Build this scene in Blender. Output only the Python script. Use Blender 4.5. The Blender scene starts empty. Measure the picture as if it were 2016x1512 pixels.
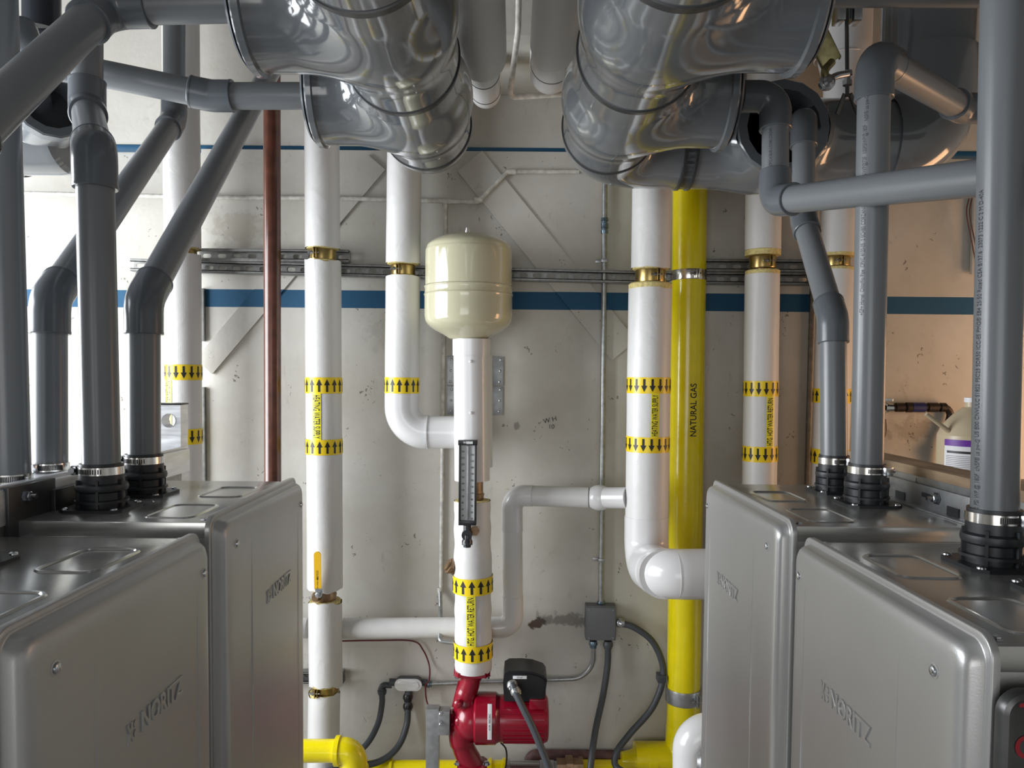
import bpy, bmesh, math, random
import numpy as np
from mathutils import Vector, Matrix
random.seed(7)
PI = math.pi
scn = bpy.context.scene
COL = scn.collection

# ------------------------------------------------------------------ camera
F_PX, PCX, PCY, EYE = 1500.0, 1008.0, 806.0, 1.6
PITCH, ROLL, YAW = math.radians(2.6), math.radians(0.5), math.radians(0.1)
R_CAM = Matrix.Rotation(YAW, 3, 'Z') @ Matrix.Rotation(PI/2 - PITCH, 3, 'X') @ Matrix.Rotation(ROLL, 3, 'Z')
cd = bpy.data.cameras.new('camera')
cam = bpy.data.objects.new('camera', cd); COL.objects.link(cam)
cam.matrix_world = Matrix.Translation((0, 0, EYE)) @ R_CAM.to_4x4()
cd.sensor_fit = 'HORIZONTAL'; cd.sensor_width = 36; cd.lens = 36*F_PX/2016
cd.shift_x = 0; cd.shift_y = (PCY-756)/2016
cd.clip_start = 0.02
scn.camera = cam

# ------------------------------------------------------------------ world, lamps, exposure
wd = bpy.data.worlds.new('world'); scn.world = wd; wd.use_nodes = True
bg = wd.node_tree.nodes['Background']; bg.inputs[0].default_value = (0.74, 0.84, 1, 1); bg.inputs[1].default_value = 0.8
def area(name, loc, target, sx, sy, power, color):
    l = bpy.data.lights.new(name, 'AREA'); l.shape = 'RECTANGLE'; l.size = sx; l.size_y = sy
    l.energy = power; l.color = color
    o = bpy.data.objects.new(name, l); COL.objects.link(o); o.location = loc
    o.rotation_euler = (Vector(target)-Vector(loc)).to_track_quat('-Z', 'Y').to_euler()
    return o
area('daylight_through_side_door', (-2.75, 1.5, 1.6), (0.3, 1.6, 1.3), 2.0, 1.9, 125, (0.93, 0.965, 1))
area('daylight_through_rear_door', (-0.75, -2.35, 1.45), (0.2, 2.0, 1.2), 1.8, 1.5, 16, (1, 0.96, 0.90))
area('warm_lamp_on_side_wall', (2.35, 2.2, 1.35), (1.2, 2.7, 1.5), 0.45, 0.9, 7.5, (1, 0.55, 0.27))
scn.view_settings.view_transform = 'Standard'; scn.view_settings.look = 'None'
scn.view_settings.gamma = 1; scn.view_settings.use_curve_mapping = False
scn.view_settings.exposure = 0.4

# ------------------------------------------------------------------ pixel <-> world
def W(px, py, Y):
    d = R_CAM @ Vector(((px-PCX)/F_PX, -(py-PCY)/F_PX, -1.0))
    return Vector((0, 0, EYE)) + d*(Y/d.y)
def proj(p):
    q = R_CAM.transposed() @ (Vector(p)-Vector((0, 0, EYE)))
    return (PCX + F_PX*q.x/-q.z, PCY - F_PX*q.y/-q.z)
def rad(wpx, Y): return wpx*Y/F_PX/2

# ------------------------------------------------------------------ materials
def new_mat(name):
    m = bpy.data.materials.new(name); m.use_nodes = True
    nt = m.node_tree; return m, nt, nt.nodes['Principled BSDF']
def nd(nt, typ, **kw):
    n = nt.nodes.new(typ)
    for k, v in kw.items(): setattr(n, k, v)
    return n
def setin(n, **kw):
    for k, v in kw.items(): n.inputs[k.replace('_', ' ')].default_value = v
def mat(name, col, rough=0.5, metal=0.0, noise=0.0, nscale=20, bump=0.0, bscale=120, coat=0.0, rvar=0.0, ior=1.5, stretch=None):
    m, nt, b = new_mat(name)
    b.inputs['Base Color'].default_value = (*col, 1); b.inputs['Roughness'].default_value = rough
    b.inputs['Metallic'].default_value = metal; b.inputs['IOR'].default_value = ior
    if coat: b.inputs['Coat Weight'].default_value = coat; b.inputs['Coat Roughness'].default_value = 0.08
    tc = nd(nt, 'ShaderNodeTexCoord')
    vec = tc.outputs['Object']
    if stretch:
        mp = nd(nt, 'ShaderNodeMapping'); mp.inputs['Scale'].default_value = stretch
        nt.links.new(vec, mp.inputs[0]); vec = mp.outputs[0]
    if noise or rvar:
        n = nd(nt, 'ShaderNodeTexNoise'); setin(n, Scale=nscale, Detail=6.0); nt.links.new(vec, n.inputs['Vector'])
        if noise:
            r = nd(nt, 'ShaderNodeMapRange'); setin(r, From_Min=0.3, From_Max=0.7, To_Min=1-noise, To_Max=1+noise)
            nt.links.new(n.outputs['Fac'], r.inputs['Value'])
            mx = nd(nt, 'ShaderNodeMix', data_type='RGBA', blend_type='MULTIPLY'); mx.inputs[0].default_value = 1
            mx.inputs[6].default_value = (*col, 1); nt.links.new(r.outputs[0], mx.inputs[7]); nt.links.new(mx.outputs[2], b.inputs['Base Color'])
        if rvar:
            r = nd(nt, 'ShaderNodeMapRange'); setin(r, From_Min=0.3, From_Max=0.7, To_Min=max(0, rough-rvar), To_Max=rough+rvar)
            nt.links.new(n.outputs['Fac'], r.inputs['Value']); nt.links.new(r.outputs[0], b.inputs['Roughness'])
    if bump:
        n = nd(nt, 'ShaderNodeTexNoise'); setin(n, Scale=bscale, Detail=4.0); nt.links.new(vec, n.inputs['Vector'])
        bp = nd(nt, 'ShaderNodeBump'); setin(bp, Strength=bump, Distance=0.002)
        nt.links.new(n.outputs['Fac'], bp.inputs['Height']); nt.links.new(bp.outputs[0], b.inputs['Normal'])
    return m
def math_n(nt, op, a, b=None, c=None):
    n = nd(nt, 'ShaderNodeMath', operation=op)
    for i, v in enumerate((a, b, c)):
        if v is None: continue
        if isinstance(v, (int, float)): n.inputs[i].default_value = v
        else: nt.links.new(v, n.inputs[i])
    return n.outputs[0]

def wall_mat(name, base, stripe, z0, z1, speck=1.0, stains=()):
    """painted wall: soft mottling, small chips, a blue painted stripe between heights z0 and z1, old stains with shapes of their own"""
    m, nt, b = new_mat(name)
    geo = nd(nt, 'ShaderNodeNewGeometry'); pos = geo.outputs['Position']
    sx = nd(nt, 'ShaderNodeSeparateXYZ'); nt.links.new(pos, sx.inputs[0])
    n1 = nd(nt, 'ShaderNodeTexNoise'); setin(n1, Scale=3.2, Detail=8.0, Roughness=0.62); nt.links.new(pos, n1.inputs['Vector'])
    cr = nd(nt, 'ShaderNodeValToRGB'); cr.color_ramp.elements[0].position = 0.32; cr.color_ramp.elements[1].position = 0.68
    cr.color_ramp.elements[0].color = (base[0]*0.80, base[1]*0.79, base[2]*0.75, 1); cr.color_ramp.elements[1].color = (*base, 1)
    nt.links.new(n1.outputs['Fac'], cr.inputs[0]); col = cr.outputs[0]
    def over(col, fac, c):
        mx = nd(nt, 'ShaderNodeMix', data_type='RGBA'); nt.links.new(fac, mx.inputs[0]); nt.links.new(col, mx.inputs[6])
        mx.inputs[7].default_value = (*c, 1); return mx.outputs[2]
    # scuffs
    mp = nd(nt, 'ShaderNodeMapping'); mp.inputs['Scale'].default_value = (9, 9, 5); nt.links.new(pos, mp.inputs[0])
    n2 = nd(nt, 'ShaderNodeTexNoise'); setin(n2, Scale=1.6, Detail=10.0, Roughness=0.75, Distortion=0.6); nt.links.new(mp.outputs[0], n2.inputs['Vector'])
    f = nd(nt, 'ShaderNodeMapRange'); setin(f, From_Min=0.59, From_Max=0.76, To_Min=0.0, To_Max=0.75); nt.links.new(n2.outputs['Fac'], f.inputs['Value'])
    col = over(col, f.outputs[0], (0.30, 0.27, 0.22))
    # chips
    vo = nd(nt, 'ShaderNodeTexVoronoi'); setin(vo, Scale=22.0); 
    n3 = nd(nt, 'ShaderNodeTexNoise'); setin(n3, Scale=42.0, Detail=5.0); nt.links.new(pos, n3.inputs['Vector'])
    av = nd(nt, 'ShaderNodeVectorMath', operation='MULTIPLY_ADD'); nt.links.new(n3.outputs['Color'], av.inputs[0])
    av.inputs[1].default_value = (0.11,)*3; mpc = nd(nt, 'ShaderNodeMapping'); mpc.inputs['Rotation'].default_value = (0, 0.7, 0); mpc.inputs['Scale'].default_value = (1, 1, 0.45)
    nt.links.new(pos, mpc.inputs[0]); nt.links.new(mpc.outputs[0], av.inputs[2]); nt.links.new(av.outputs[0], vo.inputs['Vector'])
    sep = nd(nt, 'ShaderNodeSeparateColor'); nt.links.new(vo.outputs['Color'], sep.inputs[0])
    thr = math_n(nt, 'MULTIPLY', math_n(nt, 'GREATER_THAN', sep.outputs[0], 0.55), 0.17*speck)
    thr = math_n(nt, 'MULTIPLY', thr, sep.outputs[1])
    col = over(col, math_n(nt, 'MULTIPLY', math_n(nt, 'LESS_THAN', vo.outputs['Distance'], thr), 0.75), (0.13, 0.11, 0.09))
    for (x, z, rx, rz, c, amt) in stains:
        dx = math_n(nt, 'DIVIDE', math_n(nt, 'SUBTRACT', sx.outputs[0], x), rx)
        dz = math_n(nt, 'DIVIDE', math_n(nt, 'SUBTRACT', sx.outputs[2], z), rz)
        d = math_n(nt, 'SQRT', math_n(nt, 'ADD', math_n(nt, 'MULTIPLY', dx, dx), math_n(nt, 'MULTIPLY', dz, dz)))
        n4 = nd(nt, 'ShaderNodeTexNoise'); setin(n4, Scale=26.0, Detail=6.0, Roughness=0.7); nt.links.new(pos, n4.inputs['Vector'])
        v = math_n(nt, 'ADD', d, math_n(nt, 'MULTIPLY', math_n(nt, 'SUBTRACT', n4.outputs['Fac'], 0.5), 3.2))
        r = nd(nt, 'ShaderNodeMapRange'); setin(r, From_Min=0.55, From_Max=0.95, To_Min=amt, To_Max=0.0); nt.links.new(v, r.inputs['Value'])
        col = over(col, r.outputs[0], c)
    if stripe:
        a = math_n(nt, 'MULTIPLY', math_n(nt, 'GREATER_THAN', sx.outputs[2], z0), math_n(nt, 'LESS_THAN', sx.outputs[2], z1))
        col = over(col, math_n(nt, 'MULTIPLY', a, 0.97), stripe)
    nt.links.new(col, b.inputs['Base Color']); b.inputs['Roughness'].default_value = 0.62; b.inputs['Specular IOR Level'].default_value = 0.25
    nb = nd(nt, 'ShaderNodeTexNoise'); setin(nb, Scale=55.0, Detail=5.0); nt.links.new(pos, nb.inputs['Vector'])
    bp = nd(nt, 'ShaderNodeBump'); setin(bp, Strength=0.35, Distance=0.002); nt.links.new(nb.outputs['Fac'], bp.inputs['Height'])
    nt.links.new(bp.outputs[0], b.inputs['Normal'])
    return m

def jacket_mat(name, col):
    """paper jacket with a fine reinforcing scrim grid and soft creases"""
    m, nt, b = new_mat(name); b.inputs['Base Color'].default_value = (*col, 1); b.inputs['Roughness'].default_value = 0.42
    geo = nd(nt, 'ShaderNodeNewGeometry'); sx = nd(nt, 'ShaderNodeSeparateXYZ'); nt.links.new(geo.outputs['Position'], sx.inputs[0])
    g1 = math_n(nt, 'SINE', math_n(nt, 'MULTIPLY', sx.outputs[2], 2*PI/0.0055))
    g2 = math_n(nt, 'SINE', math_n(nt, 'MULTIPLY', sx.outputs[0], 2*PI/0.0055))
    n = nd(nt, 'ShaderNodeTexNoise'); setin(n, Scale=14.0, Detail=4.0, Distortion=0.8); nt.links.new(geo.outputs['Position'], n.inputs['Vector'])
    h = math_n(nt, 'ADD', math_n(nt, 'MULTIPLY', math_n(nt, 'ADD', g1, g2), 0.018), math_n(nt, 'MULTIPLY', n.outputs['Fac'], 1.6))
    bp = nd(nt, 'ShaderNodeBump'); setin(bp, Strength=0.5, Distance=0.003); nt.links.new(h, bp.inputs['Height']); nt.links.new(bp.outputs[0], b.inputs['Normal'])
    return m

M = {}
M['pvc'] = mat('grey_pvc', (0.168, 0.180, 0.192), 0.29, noise=0.04, nscale=3)
M['pvc_fit'] = mat('grey_pvc_fitting', (0.112, 0.124, 0.138), 0.23, noise=0.04, nscale=4)
M['duct'] = mat('glossy_grey_duct', (0.148, 0.160, 0.172), 0.12, noise=0.03, nscale=3, coat=0.6)
M['shadepipe'] = mat('shade_toned_pipe', (0.018, 0.022, 0.03), 0.35)  # near-black base colour paints in the backlit shade of the upper left pipes
M['joint'] = mat('dark_joint', (0.03, 0.032, 0.035), 0.35)
M['jacket'] = jacket_mat('white_jacket', (0.65, 0.64, 0.625))
M['cover'] = mat('white_pvc_cover', (0.67, 0.66, 0.655), 0.22, coat=0.2, bump=0.05, bscale=14)
M['foam'] = mat('yellow_foam', (0.62, 0.52, 0.22), 0.9, noise=0.25, nscale=120, bump=0.6, bscale=260)
M['copper'] = mat('old_copper', (0.34, 0.15, 0.07), 0.32, 0.9, noise=0.3, nscale=30)
M['brass'] = mat('yellow_zinc_clamp', (0.40, 0.29, 0.11), 0.3, 0.95, noise=0.12, nscale=20)
M['bronze'] = mat('bronze_body', (0.30, 0.20, 0.12), 0.42, 0.85, noise=0.3, nscale=50, bump=0.2)
M['steel'] = mat('galvanised_steel', (0.42, 0.43, 0.44), 0.38, 0.85, noise=0.15, nscale=45)
M['strut'] = mat('strut_steel', (0.27, 0.27, 0.26), 0.42, 0.8, noise=0.2, nscale=60)
M['alu'] = mat('mill_aluminium', (0.78, 0.79, 0.81), 0.42, 0.75, noise=0.15, nscale=12, stretch=(1, 1, 6), rvar=0.1)
M['stainless'] = mat('stainless_band', (0.72, 0.70, 0.66), 0.2, 1.0)
M['bolt'] = mat('zinc_bolt', (0.55, 0.57, 0.60), 0.25, 1.0)
M['yellow'] = mat('yellow_gas_paint', (0.80, 0.66, 0.0), 0.22, coat=0.35, bump=0.25, bscale=90, noise=0.04)
M['stripy'] = mat('lemon_label_tape', (0.84, 0.74, 0.03), 0.3)
M['band'] = mat('yellow_marker_tape', (0.84, 0.60, 0.01), 0.3)
M['print'] = mat('black_print', (0.012, 0.012, 0.012), 0.45)
M['faint'] = mat('dark_pipe_print', (0.03, 0.03, 0.04), 0.5)
M['red'] = mat('red_pump_paint', (0.26, 0.003, 0.018), 0.27, coat=0.3, bump=0.12, bscale=60)
M['black'] = mat('black_plastic', (0.012, 0.012, 0.014), 0.3)
M['rubber'] = mat('black_rubber', (0.022, 0.024, 0.028), 0.42)
M['tank'] = mat('cream_enamel', (0.50, 0.475, 0.33), 0.12, coat=0.5)
M['brown'] = mat('brown_painted_pipe', (0.095, 0.03, 0.017), 0.28, noise=0.3, nscale=30, coat=0.2)
M['case'] = mat('silver_painted_case', (0.47, 0.47, 0.465), 0.34, 0.55, noise=0.04, nscale=6, bump=0.05, bscale=500)
M['casetop'] = mat('case_top', (0.55, 0.55, 0.53), 0.22, 0.75, noise=0.06, nscale=10, rvar=0.05)
M['conduit'] = mat('galvanised_conduit', (0.40, 0.41, 0.41), 0.35, 0.8, noise=0.2, nscale=60)
M['flex'] = mat('grey_flex', (0.055, 0.062, 0.07), 0.45)
M['box'] = mat('grey_junction_box', (0.13, 0.135, 0.14), 0.42)
M['ironpipe'] = mat('black_iron', (0.035, 0.025, 0.018), 0.4, 0.4, noise=0.4, nscale=60, bump=0.3)
M['chrome'] = mat('chrome', (0.75, 0.74, 0.72), 0.1, 1.0)
M['blue'] = mat('blue_wrap', (0.02, 0.025, 0.12), 0.4)
M['bluefit'] = mat('blue_steel_coupling', (0.16, 0.22, 0.27), 0.3, 0.85)
M['wood'] = mat('tan_wood', (0.34, 0.24, 0.15), 0.5, noise=0.3, nscale=8, stretch=(8, 1, 8))
M['jug'] = mat('cloudy_jug', (0.52, 0.43, 0.29), 0.35)
M['paper'] = mat('white_label', (0.75, 0.74, 0.76), 0.5)
M['purple'] = mat('purple_print', (0.13, 0.02, 0.30), 0.45)
M['dullgold'] = mat('zinc_chromate', (0.30, 0.27, 0.13), 0.35, 0.85, noise=0.3, nscale=50)
M['redwire'] = mat('dark_red_wire', (0.10, 0.008, 0.01), 0.4)
M['wire'] = mat('brown_wire', (0.12, 0.05, 0.03), 0.5)
M['face'] = mat('scale_face', (0.62, 0.64, 0.64), 0.35)
M['wpipe'] = mat('chalky_conduit_paint', (0.60, 0.58, 0.53), 0.5, noise=0.25, nscale=50, bump=0.2)
M['rust'] = mat('rusty_pipe', (0.10, 0.05, 0.045), 0.7, noise=0.5, nscale=40, bump=0.5)
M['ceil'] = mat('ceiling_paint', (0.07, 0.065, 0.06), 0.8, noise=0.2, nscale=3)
M['floor'] = mat('concrete_floor', (0.22, 0.21, 0.20), 0.7, noise=0.25, nscale=5, bump=0.3)
M['room'] = mat('side_wall_paint', (0.62, 0.61, 0.58), 0.7, noise=0.1, nscale=3)
M['redprint'] = mat('red_print', (0.30, 0.01, 0.02), 0.5)
M['grey_dark'] = mat('dark_grey_steel', (0.10, 0.10, 0.10), 0.35, 0.7, noise=0.2, nscale=20)

# ------------------------------------------------------------------ objects
def tag(o, label=None, cat=None, group=None, kind=None):
    if label: o['label'] = label
    if cat: o['category'] = cat
    if group: o['group'] = group
    if kind: o['kind'] = kind
    return o
def empty(name, loc, label, cat, group=None):
    o = bpy.data.objects.new(name, None); COL.objects.link(o); o.location = loc; o.empty_display_size = 0.03
    return tag(o, label, cat, group)
def link(name, me, m, parent=None, ang=35):
    if m is not None:
        me.materials.clear(); me.materials.append(m)
    me.shade_smooth(); me.set_sharp_from_angle(angle=math.radians(ang))
    o = bpy.data.objects.new(name, me); COL.objects.link(o)
    if parent is not None:
        o.parent = parent; chain = parent; off = Vector((0, 0, 0))
        while chain is not None:
            off += chain.location; chain = chain.parent
        o.location = -off                                    # meshes are written in world coordinates
    return o
class MB:
    """collects shapes and links them as ONE mesh object"""
    def __init__(s): s.v = []; s.f = []
    def add(s, verts, faces, mtx=None):
        b = len(s.v)
        for p in verts:
            p = Vector(p)
            if mtx is not None: p = mtx @ p
            s.v.append(tuple(p))
        s.f += [tuple(b+i for i in f) for f in faces]; return s
    def addbm(s, bm, mtx=None):
        bm.verts.index_update(); s.add([v.co.copy() for v in bm.verts], [[v.index for v in f.verts] for f in bm.faces], mtx); bm.free(); return s
    def box(s, a, b, bev=0.0, mtx=None, seg=2):
        bm = bmesh.new(); bmesh.ops.create_cube(bm, size=1)
        a = Vector(a); b = Vector(b)
        for v in bm.verts:
            v.co = Vector(((a.x+b.x)/2 + v.co.x*abs(b.x-a.x), (a.y+b.y)/2 + v.co.y*abs(b.y-a.y), (a.z+b.z)/2 + v.co.z*abs(b.z-a.z)))
        if bev: bmesh.ops.bevel(bm, geom=list(bm.edges), offset=bev, segments=seg, affect='EDGES', profile=0.6)
        return s.addbm(bm, mtx)
    def tube(s, pts, r, n=32, cap=True):
        pts = [Vector(p) for p in pts]; k = len(pts)
        if not hasattr(r, '__len__'): r = [r]*k
        T = []
        for i in range(k):
            t = (pts[min(i+1, k-1)]-pts[max(i-1, 0)]); 
            if t.length < 1e-9: t = T[-1] if T else Vector((0, 0, 1))
            T.append(t.normalized())
        ref = Vector((0, 0, 1)) if abs(T[0].z) < 0.9 else Vector((0, 1, 0))
        u = T[0].cross(ref).normalized(); rings = []; vs = []; fs = []
        for i in range(k):
            u = (u - T[i]*u.dot(T[i])).normalized(); w = T[i].cross(u)
            for j in range(n):
                a = 2*PI*j/n; vs.append(pts[i] + (u*math.cos(a)+w*math.sin(a))*r[i])
        for i in range(k-1):
            for j in range(n):
                a, b = i*n+j, i*n+(j+1) % n; fs.append((a, b, b+n, a+n))
        if cap: fs.append(tuple(range(n-1, -1, -1))); fs.append(tuple(range((k-1)*n, k*n)))
        return s.add(vs, fs)
    def lathe(s, origin, direction, prof, n=48, cap=True):
        d = Vector(direction).normalized(); o = Vector(origin)
        ref = Vector((0, 0, 1)) if abs(d.z) < 0.9 else Vector((0, 1, 0))
        u = d.cross(ref).normalized(); w = d.cross(u); vs = []; fs = []
        for (t, r) in prof:
            for j in range(n):
                a = 2*PI*j/n; vs.append(o + d*t + (u*math.cos(a)+w*math.sin(a))*r)
        for i in range(len(prof)-1):
            for j in range(n):
                a, b = i*n+j, i*n+(j+1) % n; fs.append((a, b, b+n, a+n))
        if cap: fs.append(tuple(range(n))); fs.append(tuple(range((len(prof)-1)*n, len(prof)*n)))
        return s.add(vs, fs)
    def prism(s, poly, depth, mtx):
        """poly in local xy, extruded to z=depth"""
        n = len(poly); vs = [(x, y, 0) for x, y in poly]+[(x, y, depth) for x, y in poly]
        fs = [tuple(range(n)), tuple(range(2*n-1, n-1, -1))]+[(i, (i+1) % n, n+(i+1) % n, n+i) for i in range(n)]
        return s.add(vs, fs, mtx)
    def build(s, name, m, parent=None, ang=35):
        me = bpy.data.meshes.new(name); me.from_pydata(s.v, [], s.f); me.update()
        bm = bmesh.new(); bm.from_mesh(me); bmesh.ops.recalc_face_normals(bm, faces=bm.faces); bm.to_mesh(me); bm.free()
        return link(name, me, m, parent, ang)
def fillet(pts, rr, seg=10):
    pts = [Vector(p) for p in pts]; out = [pts[0]]
    for i in range(1, len(pts)-1):
        r = rr[i-1] if hasattr(rr, '__len__') else rr
        a = (pts[i-1]-pts[i]); b = (pts[i+1]-pts[i]); la, lb = a.length, b.length; a.normalize(); b.normalize()
        ang = a.angle(b); 
        if ang > PI-0.02: out.append(pts[i]); continue
        t = min(r/math.tan(ang/2), la*0.49 if i > 1 else la*0.98, lb*0.49 if i < len(pts)-2 else lb*0.98); r = t*math.tan(ang/2)
        c = pts[i] + (a+b).normalized()*(r/math.sin(ang/2)); p0 = pts[i]+a*t-c; p1 = pts[i]+b*t-c; tot = p0.angle(p1)
        for k in range(seg+1):
            f = k/seg; out.append(c + (p0*math.sin((1-f)*tot)+p1*math.sin(f*tot))/math.sin(tot))
    out.append(pts[-1]); return out
def spline(pts, seg=10):
    pts = [Vector(p) for p in pts]; P = [2*pts[0]-pts[1]]+pts+[2*pts[-1]-pts[-2]]; out = []
    for i in range(1, len(P)-2):
        for k in range(seg):
            t = k/seg; a, b, c, d = P[i-1], P[i], P[i+1], P[i+2]
            out.append(0.5*((2*b)+(c-a)*t+(2*a-5*b+4*c-d)*t*t+(3*b-a-3*c+d)*t**3))
    out.append(pts[-1]); return out
def frame(p, zdir, toward=None):
    """matrix: local z along zdir, local -y toward the camera side"""
    z = Vector(zdir).normalized(); f = Vector(toward) if toward is not None else Vector((0, -1, 0))
    y = -(f - z*f.dot(z)).normalized(); x = y.cross(z)
    return Matrix.Translation(p) @ Matrix((x, y, z)).transposed().to_4x4()
def text_mesh(txt, size, bold=0.0, narrow=1.0, extrude=0.0, bevel=0.0, spacing=1.0):
    cu = bpy.data.curves.new('lettering', 'FONT'); cu.body = txt; cu.size = size; cu.align_x = 'CENTER'; cu.align_y = 'CENTER'
    cu.offset = bold*size; cu.extrude = extrude; cu.bevel_depth = bevel; cu.resolution_u = 6 if size > .02 else 3; cu.space_character = spacing
    o = bpy.data.objects.new('lettering', cu); COL.objects.link(o); bpy.context.view_layer.update()
    me = bpy.data.meshes.new_from_object(o.evaluated_get(bpy.context.evaluated_depsgraph_get()))
    bpy.data.objects.remove(o); bpy.data.curves.remove(cu)
    for v in me.vertices: v.co.x *= narrow
    return me
def wrap(bm, R, theta0, mtx, lift=0.0006):
    """flat (u,v) geometry wrapped round a cylinder of radius R whose axis is local z of mtx"""
    us = [v.co.x for v in bm.verts]; st = R*0.14; u = math.floor(min(us)/st)*st
    while u < max(us):
        bmesh.ops.bisect_plane(bm, geom=list(bm.verts)+list(bm.edges)+list(bm.faces), plane_co=(u, 0, 0), plane_no=(1, 0, 0)); u += st
    for v in bm.verts:
        th = v.co.x/R + theta0; v.co = mtx @ Vector(((R+lift)*math.sin(th), -(R+lift)*math.cos(th), v.co.y))
    return bm
def bm_text(txt, size, rot, **kw):
    me = text_mesh(txt, size, **kw); bm = bmesh.new(); bm.from_mesh(me); bpy.data.meshes.remove(me)
    bmesh.ops.rotate(bm, verts=bm.verts, matrix=Matrix.Rotation(rot, 3, 'Z')); return bm
def pipe_text(txt, size, R, theta0, mtx, parent, m='print', rot=PI/2, lift=0.0010, name='lettering', **kw):
    bm = wrap(bm_text(txt, size, rot, **kw), R, theta0, mtx, lift); me = bpy.data.meshes.new(name); bm.to_mesh(me); bm.free()
    return link(name, me, M[m], parent)
def flat_text(txt, size, mtx, parent, m='print', name='lettering', **kw):
    me = text_mesh(txt, size, **kw); me.transform(mtx)
    return link(name, me, M[m], parent)
def hexhead(mb, p, d, r=0.006, h=0.006):
    mb.lathe(p, d, [(0, r*1.5), (0.0015, r*1.5), (0.0016, r), (h, r), (h+0.001, r*0.8)], n=6); return mb

# ------------------------------------------------------------------ the room
zS0, zS1 = W(1010, 609, 2.70).z, W(1010, 574, 2.70).z
zU0, zU1 = W(1010, 302, 2.74).z, W(1010, 292, 2.74).z
BLUE = (0.004, 0.075, 0.165)
p = W(1055, 1228, 2.70); q = W(1105, 1220, 2.70); s1 = W(820, 600, 2.7); s2 = W(1795, 845, 2.76); s3 = W(480, 455, 2.74); s4 = W(845, 300, 2.7)
stains = [(p.x, p.z, 0.035, 0.022, (0.07, 0.022, 0.012), 0.9), (q.x, q.z, 0.11, 0.03, (0.10, 0.09, 0.08), 0.6),
          (s1.x-0.08, s1.z-0.1, 0.10, 0.10, (0.33, 0.31, 0.27), 0.30), (s2.x, s2.z, 0.10, 0.05, (0.16, 0.11, 0.06), 0.35),
          (s3.x, s3.z, 0.12, 0.08, (0.30, 0.26, 0.18), 0.35), (W(1018, 838, 2.7).x, W(1018, 838, 2.7).z, 0.015, 0.02, (0.15, 0.13, 0.12), 0.6)]
M['wall'] = wall_mat('painted_wall', (0.62, 0.60, 0.555), BLUE, zS0, zS1, 1.0, stains)
M['wall_up'] = wall_mat('painted_upper_wall', (0.58, 0.56, 0.52), None, 0, 1, 0.3)
def struct(name, mb, m, ang=35): return tag(mb.build(name, m, None, ang), kind='structure')
XL, XR, YB, YF, ZC = -3.0, 2.6, 2.76, -2.6, 3.0
w = struct('wall_back', MB().box((XL-.1, YB, 0), (XR+.1, YB+0.1, ZC)), M['wall'])
# upper part of the wall stands a little proud, with a blue painted drip edge under it
zl = W(1010, 296, 2.735).z
struct('trim_1', MB().box((XL, 2.725, zl+0.006), (XR, YB-0.001, ZC), 0.004), M['wall_up'])
M['bluepaint'] = mat('blue_wall_paint', BLUE, 0.45)
struct('trim_2', MB().box((XL, 2.722, zl-0.011), (XR, YB-0.001, zl+0.005), 0.001), M['bluepaint'])
bz = W(1060, 70, 2.25).z
struct('trim_3', MB().box((-.30, 2.25, bz), (.34, 2.72, ZC), 0.004), M['wall_up'])
struct('floor', MB().box((XL-.1, YF-.1, -0.1), (XR+.1, YB+.1, 0)), M['floor'])
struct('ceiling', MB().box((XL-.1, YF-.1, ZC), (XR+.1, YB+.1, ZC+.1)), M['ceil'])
def wall_open(name, ax, c, lo, hi, o0, o1, z0, z1):
    mb = MB()
    for (a, b, za, zb) in ((lo, o0, 0, ZC), (o1, hi, 0, ZC), (o0, o1, 0, z0), (o0, o1, z1, ZC)):
        if b-a < 1e-3 or zb-za < 1e-3: continue
        if ax == 'x': mb.box((c, a, za), (c+0.08, b, zb))
        else: mb.box((a, c, za), (b, c+0.08, zb))
    struct(name, mb, M['room'])
wall_open('wall_left', 'x', XL-0.08, YF, YB, 0.4, 2.55, 0.5, 2.65)
wall_open('wall_front', 'y', YF-0.08, XL, XR, -1.7, 0.3, 0.6, 2.25)
struct('wall_right', MB().box((XR, YF, 0), (XR+0.08, YB, ZC)), M['room'])

# painted plywood board on the wall, with its bare metal edge strips
a = W(400, 600, 2.71).x; b = W(1592, 600, 2.71).x
o = MB().box((a, 2.705, 0.15), (b, YB-0.002, zl-0.012), 0.002).build('backing_board', M['wall'])
tag(o, 'large white painted backing board with blue stripe behind the middle pipes', 'board')
for i, (px, y0, y1, lab) in enumerate(((402, 568, 672, 'short grey steel edge strip left of the brown pipe, beside the blue stripe'),
                                       (404, 762, 960, 'long grey steel edge strip low on the left edge of the backing board'),
                                       (1590, 560, 960, 'tall dark steel edge strip at the right edge of the backing board'))):
    A = W(px, y1, 2.70); B = W(px, y0, 2.70)
    tag(MB().box((A.x-0.010, 2.692, A.z), (A.x+0.004, 2.745, B.z), 0.001).build('edge_strip', M['strut']), lab, 'metal strip')
    if i == 1: tag(bpy.context.scene.objects[-1] if False else bpy.data.objects['edge_strip'], None)
def diag(p0, p1, wpx, lab):
    A, B = W(*p0, 2.703), W(*p1, 2.703); d = (B-A); L = d.length; d.normalize(); wd_ = rad(wpx, 2.7)
    up = Vector((-d.z, 0, d.x)); m_ = Matrix((d, up, d.cross(up))).transposed().to_4x4(); m_.translation = A
    bm = MB(); bm.prism([(0, -wd_), (L, -wd_), (L, wd_), (0, wd_)], 0.006 if d.cross(up).y < 0 else -0.006, m_)
    tag(bm.build('brace_strip', M['wall']), lab, 'brace', 'diagonal brace strips on the wall')
diag((925, 318), (1228, 690), 62, 'painted diagonal brace strip falling to the right behind the cream tank')
diag((742, 320), (402, 722), 44, 'painted diagonal brace strip falling to the left behind the brown pipe')

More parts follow.
